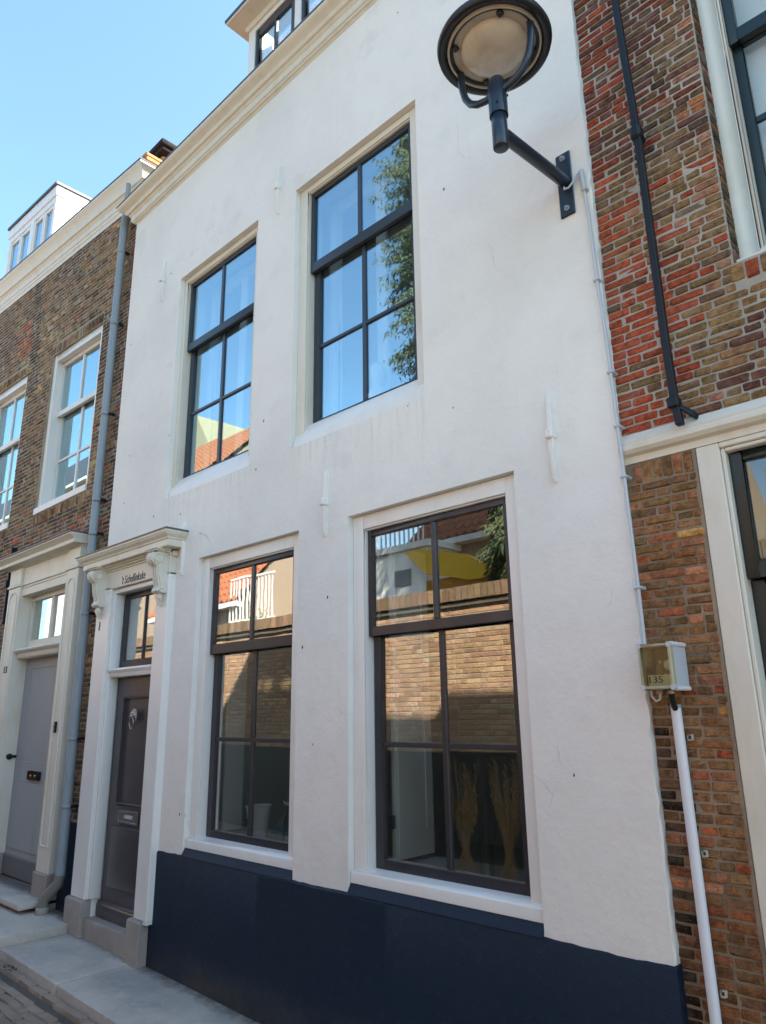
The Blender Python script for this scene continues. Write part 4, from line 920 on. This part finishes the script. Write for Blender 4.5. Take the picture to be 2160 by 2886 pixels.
MB().box(BX0, BX0+.006, BY0+.03, BY1, BZ0, BZ1).box(BX1-.006, BX1, BY0+.03, BY1, BZ0, BZ1).box(BX0+.006, BX1-.006, BY0+.03, BY1, BZ1-.006, BZ1).box(BX0+.006, BX1-.006, BY0+.03, BY1, BZ0, BZ0+.006).box(BX0+.006, BX1-.006, BY1-.01, BY1-.001, BZ0+.006, BZ1-.006).build('case', 'pvcgrey', jb, bevel=.001)
lid = MB().frame(BX0-.004, BX1+.004, BY0, BY0+.03, BZ0-.004, BZ1+.004, .012, .012, .012, .012).build('lid_rim', paint('yellowed_plastic', (.40, .38, .24), .4, .1, (.6, .5, .3), .5, 20, .05), jb, bevel=.004)
MB().box(BX0+.008, BX1-.008, BY0+.006, BY0+.009, BZ0+.008, BZ1-.008).build('lid', 'plastic', jb, smooth=0)
for x in (BX0+.002, BX1-.002):
    for z in (BZ0+.002, BZ1-.002): MB().tube([(x, BY0-.003, z), (x, BY0+.035, z)], .011, 14).build('screw', 'pvcgrey', jb, smooth=50)
for z in (BZ0-.002, BZ1+.002): MB().tube([(BX1+.001, BY0+.02, z), (BX1+.001, BY1-.01, z)], .0095, 10).build('corner_tube', 'pvc', jb, smooth=60)
text('135', 'number', jb, -1.276, -1.222, BZ0+.020, BZ0+.046, BY0+.0040, 'ink', 0, .0012)
MB().tube([(-1.232, -.06, 1.895), (-1.232, -.045, 1.895)], .018, 16).build('round_board', 'pcb', jb, smooth=50)
MB().tube([(-1.207, -.085, 1.905), (-1.207, -.05, 1.905)], .020, 16).tube([(-1.207, -.088, 1.905), (-1.207, -.084, 1.905)], .010, 14).build('fuse', 'pvc', jb, bevel=.003, smooth=50)
MB().ball((-1.253, -.05, 1.92), .008, 8).ball((-1.236, -.05, 1.87), .007, 8).ball((-1.21, -.05, 1.935), .009, 8).build('terminal', 'pvc', jb, smooth=60)
MB().tube([(-1.23, -.05, 1.857), (-1.215, -.07, 1.866), (-1.195, -.06, 1.862), (-1.205, -.05, 1.845), (-1.215, -.06, 1.835)], .003, 6).build('wire', 'wire', jb, smooth=60)
MB().box(BX0+.03, BX1-.006, -.04, -.03, BZ0+.055, BZ1-.012).build('back_plate', 'kerbside', jb); MB().box(BX0+.012, BX1-.006, -.085, -.08, BZ0+.008, BZ0+.052).build('label_plate', 'petal', jb)
for x in (-1.268, -1.222): MB().tube([(x, -.055, BZ0-.022), (x, -.055, BZ0)], .013, 10).build('gland', 'lampcream', jb, smooth=50)
MB().tube([(-1.305, -.05, BZ0+.01), (-1.305, -.05, BZ0-.03), (-1.290, -.05, BZ0-.050), (-1.272, -.05, BZ0-.042), (-1.268, -.052, BZ0-.02)], .005, 8).build('cable', 'pvcgrey', jb, smooth=60)
MB().tube([(-1.222, -.055, BZ0-.02), (-1.226, -.04, BZ0-.05), (-1.232, -.008, 1.735)], .0115, 10).build('cable', 'iron', jb, smooth=60)
pp = thing('pipe', 'white plastic pipe from below the junction box to the ground', 'pipe', (-1.24, 0, 0))
MB().tube([(-1.238, .012, 1.742), (-1.233, .010, 1.3), (-1.228, .010, .62), (-1.224, .010, -.05)], .0205, 18, False).build('tube', 'pvc', pp, smooth=60)
MB().tube([(-1.238, .012, 1.738), (-1.238, .012, 1.752)], .0215, 18).build('end_ring', 'zinc', pp, smooth=50)
for x, z in ((-1.208, 1.623), (-1.207, 1.197), (-1.202, .726)):
    MB().frame(x-.003, x+.019, .020, YR+.01, z-.012, z+.012, .005, .005, .006, .006).build('clip', 'lampcream', pp, bevel=.002)

# ================================================================== things behind the windows
vr = random.Random(4)
def grass_vase(x0, x1, lab):
    t = thing('vase', lab, 'vase', ((x0+x1)/2, .20, .905))
    MB().frame(x0, x1, .185, .215, .906, 1.515, .006, .006, .001, .02).box(x0, x1, .184, .1845, .906, 1.515).build('glass_slab', 'vaseglass', t, smooth=0)
    mm = MB(); hd = MB()
    for k in range(36):
        xc = (x0+x1)/2; bx = xc+vr.gauss(0, .012); tx = max(x0+.012, min(x1-.012, xc+vr.gauss(0, .085))); tz = vr.uniform(1.20, 1.50); y = .20+vr.uniform(-.010, .010)
        fx = xc+vr.uniform(-.085, .085)
        mm.tube([(fx, y, .925), (bx, y, 1.06), (bx+(tx-bx)*.4, y, 1.06+(tz-1.06)*.4), (tx, y, tz)], .0011, 4)
        for j in range(26):
            f = (j/26)**1.2; px, pz = tx+(bx-tx)*f*.55+vr.gauss(0, .006), tz-(tz-1.06)*f*.65
            sd = vr.choice((-1, 1)); dx, dz = sd*vr.uniform(.005, .016), vr.uniform(.010, .030)
            hd.poly([(px, y, pz), (px+dx*.5+.002, y-.004, pz+dz*.4), (px+dx, y-.002, pz+dz), (px+dx*.4-.002, y+.002, pz+dz*.7)])
    mm.build('stems', 'dry', t, smooth=0); o = hd.build('seed_heads', 'dry', t, smooth=0); o['kind'] = 'stuff'
grass_vase(-2.60, -2.385, 'flat glass vase of dried grasses nearest the middle bar of the window')
grass_vase(-2.335, -2.12, 'flat glass vase of dried grasses at the right edge of the window')
pt = thing('flower_pot', 'white tapering pot on the inside sill of the ground floor window', 'pot', (-4.30, .235, .905))
MB().lathe([(.001, .0), (.062, .0), (.085, .215), (.092, .217), (.092, .23), (.078, .23), (.06, .03)], (-4.30, .235, .906), 28).build('pot', 'whitegloss', pt, smooth=50)
MB().box(-4.335, -4.295, .147, .154, 1.02, 1.055).build('pot_label', 'ink', pt)
bw = thing('glass_bowl', 'ribbed glass bowl beside the white pot behind the window', 'bowl', (-4.03, .235, .905))
MB().lathe([(.06, 0), (.085, .02), (.095, .055), (.08, .09), (.05, .115), (.03, .15), (.028, .19)], (-4.03, .235, .906), 24).build('bowl', 'vaseglass', bw, smooth=60)
ofl = thing('flower', 'single white flower standing in the ribbed glass bowl', 'flower', (-4.0, .235, 1.0))
MB().tube([(-4.03, .235, .93), (-4.02, .235, 1.05), (-3.98, .235, 1.15)], .003, 6).build('stem', 'weed', ofl)
pe = MB()
for k in range(7):
    t = math.tau*k/7; d_ = Vector((math.cos(t), math.sin(t)*.8, .5+.2*math.sin(k*2))); c0 = Vector((-3.97, .235, 1.15))
    pe.loops([[c0, c0+Vector((.002, 0, .002))*1, c0+Vector((0, .002, 0))], [c0+d_*.03+Vector((.012, 0, 0)), c0+d_*.03+Vector((-.006, .010, 0)), c0+d_*.03+Vector((-.006, -.010, 0))], [c0+d_*.055, c0+d_*.056, c0+d_*.0555]])
pe.build('petals', 'petal', ofl, smooth=60)
bu = thing('figurine', 'white bust standing inside the right upper window', 'figurine', (-3.112, .225, 3.625))
MB().lathe([(.001, 0), (.11, 0), (.11, .05), (.085, .10), (.092, .16), (.075, .20), (.04, .235), (.036, .26), (.055, .29), (.066, .33), (.062, .375), (.04, .41), (.001, .42)], (-3.112, .225, 3.625), 24).build('figure', 'petal', bu, smooth=70)

# ================================================================== small things on the pavement
lf = MB(); lf.loops([[(-4.80, -.10, .028), (-4.79, -.115, .036), (-4.775, -.112, .030)], [(-4.775, -.085, .036), (-4.768, -.10, .040), (-4.755, -.098, .034)]])
tag(lf.build('leaf', 'deadleaf', smooth=0), 'small brown dead leaf on the paving near the navy plinth', 'leaf')
wd = MB(); wr2 = random.Random(8)
for k in range(60):
    x, y = -6.07+wr2.gauss(0, .05), -.625+wr2.gauss(0, .012); t = wr2.uniform(0, math.tau); l_ = wr2.uniform(.02, .05); z = zp(x)-.085
    wd.poly([(x-.004, y, z), (x+.004, y, z), (x+.003+l_*.5*math.cos(t), y+l_*.5*math.sin(t), z+l_*.7), (x+l_*math.cos(t), y+l_*math.sin(t), z+l_*.8)])
tag(wd.build('weed', 'weed', smooth=0), 'small green weed growing at the foot of the kerb', 'weed')

# ================================================================== across the street (seen only in the glass)
YG = -3.96
gw = thing('garden_wall', 'sunlit brick garden wall mirrored in the ground floor windows', 'wall', (-5, YG-.15, 0))
gwb = MB().wall(-30, 5, -.3, 3.0, YG-.28, YG-.004, []).build('wall', 'mortarl', gw, smooth=0)
gr = random.Random(12)
def gcol(x, z, r): return pick(r, (4, (.52, .315, .18)), (3, (.46, .27, .155)), (1, (.56, .38, .24)), (1, (.38, .22, .13)))
MB().box(-30, 5, YG-.05, YG+.012, -.3, 1.26).build('shade_band', 'near_black', gw)  # added dark band: shade painted on the wall foot, blackens the lower panes' reflection
gb = courses(-24, 1.5, 1.26, 2.99, .0605, .20, .098, .010, gr)
def flip(x, y, z): return (x, YG-(y-YG), z)
gg = MB(); 
# bricks face +y: lay them with the same routine and mirror in y
base_ = parent_loc(gw)
V = []; F = []; CO = []; n = 0
for x, z, w_, h_ in gb:
    v, f = SHLO[0]
    vv = np.stack([-v[:, 0]*w_+x, -v[:, 1]*.03+YG-.012-gr.uniform(0, .004), v[:, 2]*h_+z], 1)-np.array(base_)
    V.append(vv); F += [tuple(i+n for i in t_) for t_ in f]; n += len(v); CO.append(np.tile(np.array(gcol(x, z, gr)+(1,)), (len(v), 1)))
for i in range(255):        # upright coping bricks
    x = -24+i*.1; v, f = SHLO[0]
    vv = np.stack([-v[:, 0]*.09+x, -v[:, 1]*.4+YG-.14, v[:, 2]*.2+3.15], 1)-np.array(base_)
    V.append(vv); F += [tuple(k+n for k in t_) for t_ in f]; n += len(v); CO.append(np.tile(np.array(pick(gr, (1, (.30, .20, .125)), (1, (.24, .16, .10)))+(1,)), (len(v), 1)))
me = bpy.data.meshes.new('brick_field'); me.from_pydata(np.concatenate(V).tolist(), [], F)
me.color_attributes.new('col', 'FLOAT_COLOR', 'POINT').data.foreach_set('color', np.concatenate(CO).ravel()); me.materials.append(MT['gbricks'])
o = bpy.data.objects.new('brick_field', me); C.objects.link(o); o.parent = gw; o['kind'] = 'stuff'
MB().box(-30, 5, YG-.33, YG+.03, 2.995, 3.045).build('coping', 'mortard', gw)
iv = MB(); ir = random.Random(2)
for k in range(160):
    x, y, z = -9.7+ir.gauss(0, .12), YG-.1+ir.gauss(0, .08), 3.2+abs(ir.gauss(0, .14))-.1; s_ = ir.uniform(.02, .05); t = ir.uniform(0, 6.28)
    iv.poly([(x, y, z), (x+s_*math.cos(t), y+s_*.4, z+s_*.5), (x+s_*1.4*math.cos(t), y, z+s_*1.2), (x+s_*.2*math.cos(t), y-s_*.3, z+s_*.8)])
tag(iv.build('ivy', 'ivy', smooth=0), 'bright green ivy on the garden wall coping, mirrored in the glass', 'plant')

def tiled_roof(parent, x0, x1, ye, ze, yr, zr, mat='tile'):
    """pantile roof facing the street: rows of rolls"""
    nx = int((x1-x0)/.22); nr = max(3, int(math.hypot(yr-ye, zr-ze)/.30)); mm = MB()
    xs = [x0+(x1-x0)*i/(nx*4) for i in range(nx*4+1)]
    wave = [.045*math.sin(math.tau*i/4)+.02 for i in range(nx*4+1)]
    for k in range(nr):
        f0, f1 = k/nr, (k+1)/nr
        a0 = [(x, ye+(yr-ye)*f0, ze+(zr-ze)*f0+h_+.045) for x, h_ in zip(xs, wave)]; a1 = [(x, ye+(yr-ye)*f1, ze+(zr-ze)*f1+h_) for x, h_ in zip(xs, wave)]
        mm.loops([a0, a1], False, False)
        mm.loops([[(p[0], p[1], p[2]-.05) for p in a0], a0], False, False)
    o = mm.build('roof', mat, parent, smooth=0, weld=False); return o
def far_house(name, label, x0, x1, y0, y1, eave, ridge, wallm, roofm='tile'):
    t = thing(name, label, 'house', ((x0+x1)/2, (y0+y1)/2, 0))
    ym = (y0+y1)/2
    MB().loops([[(x, y0, -.3), (x, y0, eave), (x, ym, ridge), (x, y1, eave), (x, y1, -.3)] for x in (x0, x1)]).build('wall', wallm, t, smooth=0)
    tiled_roof(t, x0-.1, x1+.1, y0+.25, eave-.05, ym, ridge+.08, roofm)
    MB().box(x0-.1, x1+.1, y0, y0+.26, eave-.16, eave-.04).build('gutter', 'white', t)
    return t
cream_b = paint('pale_brick', (.42, .32, .23), .9, .3, (.7, .65, .6), .5, 20, .4, .2)
yel_w = paint('yellow_gable', (.36, .31, .20), .9, .1, None, 0, 5, .2, .2)
hA = far_house('brick_house', 'pale brick house with orange tiles mirrored above the garden wall', -10.2, -4.2, -8.6, -13.5, 5.25, 7.6, cream_b)
hB = far_house('tiled_house', 'house with orange tiled roof mirrored in the left upper window', -22.45, -18.3, -8.4, -13.1, 9.0, 11.5, cream_b)
hG = thing('gabled_house', 'house with a pale yellow gable mirrored in the left upper window', 'house', (-25.5, -13, 0))
MB().prism([(-27.5, -.3), (-27.5, 12.5), (-25.1, 14.0), (-23.4, 11.5), (-23.4, -.3)], 'y', -14.5, -11.9).build('wall', yel_w, hG)
hC = far_house('grey_roofed_house', 'white house with dark grey roof mirrored in the white sash windows', -46, -27.5, -8.4, -14, 11.1, 14.4, cream_b, 'slate')
hD = far_house('low_outbuilding', 'low outbuilding with orange pantiles mirrored beside the door', -19, -14.85, -7.3, -9.4, 4.45, 5.7, cream_b)
hE = thing('white_annex', 'white rendered annex with a small window mirrored in the glass', 'building', (-10, -8, 0))
MB().box(-10.6, -9.1, -9.2, -7.7, -.3, 4.95).box(-10.7, -9.0, -9.25, -7.62, 4.951, 5.08).build('wall', 'white', hE)
MB().box(-10.0, -9.55, -7.72, -7.67, 4.22, 4.55).build('window', 'slate', hE)
rl = MB()
for k in range(12): rl.box(-10.6+k*.13, -10.57+k*.13, -7.66, -7.63, 5.08, 5.7)
rl.box(-10.6, -9.1, -7.665, -7.625, 5.7, 5.75).build('railing', 'whitegloss', hE)
yw = thing('awning', 'yellow awning mirrored in the right ground floor window', 'awning', (-8.6, -7.55, 3))
MB().loops([[(-9.55, y, 4.86), (-8.98, y, 4.34), (-8.0, y, 4.08), (-7.4, y, 4.08), (-7.5, y, 4.25), (-8.05, y, 4.58), (-8.98, y, 4.82)] for y in (-7.62, -7.48)]).build('canopy', 'yellow', yw)
MB().box(-9.0, -7.55, -7.60, -7.52, 2.9, 4.2).build('side_panel', paint('orange_canvas', (.50, .20, .02), .8, .2, (.5, .5, .5), .4, 8, .1), yw)
bal = MB()
for k in range(14): bal.box(-15.1+k*.14, -15.07+k*.14, -7.15, -7.12, 3.95, 4.95)
bal.box(-15.1, -13.2, -7.16, -7.11, 4.95, 5.0).box(-15.1, -13.2, -7.16, -7.11, 3.9, 3.95).box(-15.2, -13.1, -8.4, -7.1, 3.78, 3.9).box(-15.0, -14.9, -8.3, -8.2, -.3, 3.78).box(-13.3, -13.2, -8.3, -8.2, -.3, 3.78)
tag(bal.build('balcony', 'whitegloss'), 'balcony with white balusters mirrored in the ground floor window', 'balcony')
tr = thing('conifer_tree', 'tall dark conifer mirrored in the right upper window', 'tree', (-5.8, -6.2, 0))
MB().tube([(-5.8, -6.2, -.3), (-6.2, -6.2, 7), (-6.6, -6.15, 14.5)], [.22, .16, .03], 10).build('trunk', 'bark', tr, smooth=60)
cr = MB(); cr_ = random.Random(6)
def tcx(z): return -5.85-.13*min(max(z-4, 0), 6)
core = []
for i in range(60):
    z = 3.6+i*.182; rm = (.6 if z < 6 else min(1.6, .6+.45*(z-6)) if z < 12 else 1.6*(15-z)/3)*(.58+.08*math.sin(z*4.3))
    core.append([(tcx(z)+rm*(1+cr_.uniform(-.12, .12))*math.cos(q), -6.2+rm*(1+cr_.uniform(-.12, .12))*math.sin(q), z+cr_.uniform(-.05, .05)) for q in [math.tau*j/26 for j in range(26)]])
cr.loops(core)
rn = np.random.default_rng(6); nb, nn = 2800, 150
z = rn.uniform(3.6, 14.6, nb); rmax = np.where(z < 6, .6, np.where(z < 12, np.minimum(1.6, .6+.45*(z-6)), 1.6*(15-z)/3))
t = rn.uniform(0, math.tau, nb); rr0 = rmax*(.35+.65*rn.random(nb)**.5)*(1+.24*np.sin(z*4.3+t)); cx_ = -5.85-.13*np.clip(z-4, 0, 6)
f = .35+.65*rn.random((nb, nn)); ct, st_ = np.cos(t)[:, None], np.sin(t)[:, None]
px = cx_[:, None]+(.15+(rr0[:, None]-.15)*f)*ct+rn.normal(0, .045, (nb, nn)); py = -6.2+(.15+(rr0[:, None]-.15)*f)*st_+rn.normal(0, .045, (nb, nn)); pz = z[:, None]-rr0[:, None]*.35*f+rn.normal(0, .035, (nb, nn))
P = np.stack([px, py, pz], -1).reshape(-1, 3)
D = np.stack([rn.normal(0, .04, (nb, nn))+.04*ct, rn.normal(0, .04, (nb, nn))+.04*st_, -np.abs(rn.normal(.05, .04, (nb, nn)))], -1).reshape(-1, 3)
W_ = np.array([.012, -.008, 0])
n0 = len(cr.v); T_ = np.stack([P-W_, P+W_, P+D], 1).reshape(-1, 3)
cr.v += T_.tolist(); cr.f += (np.arange(len(T_)).reshape(-1, 3)+n0).tolist()
o = cr.build('crown', 'conifer', tr, smooth=0, weld=False)
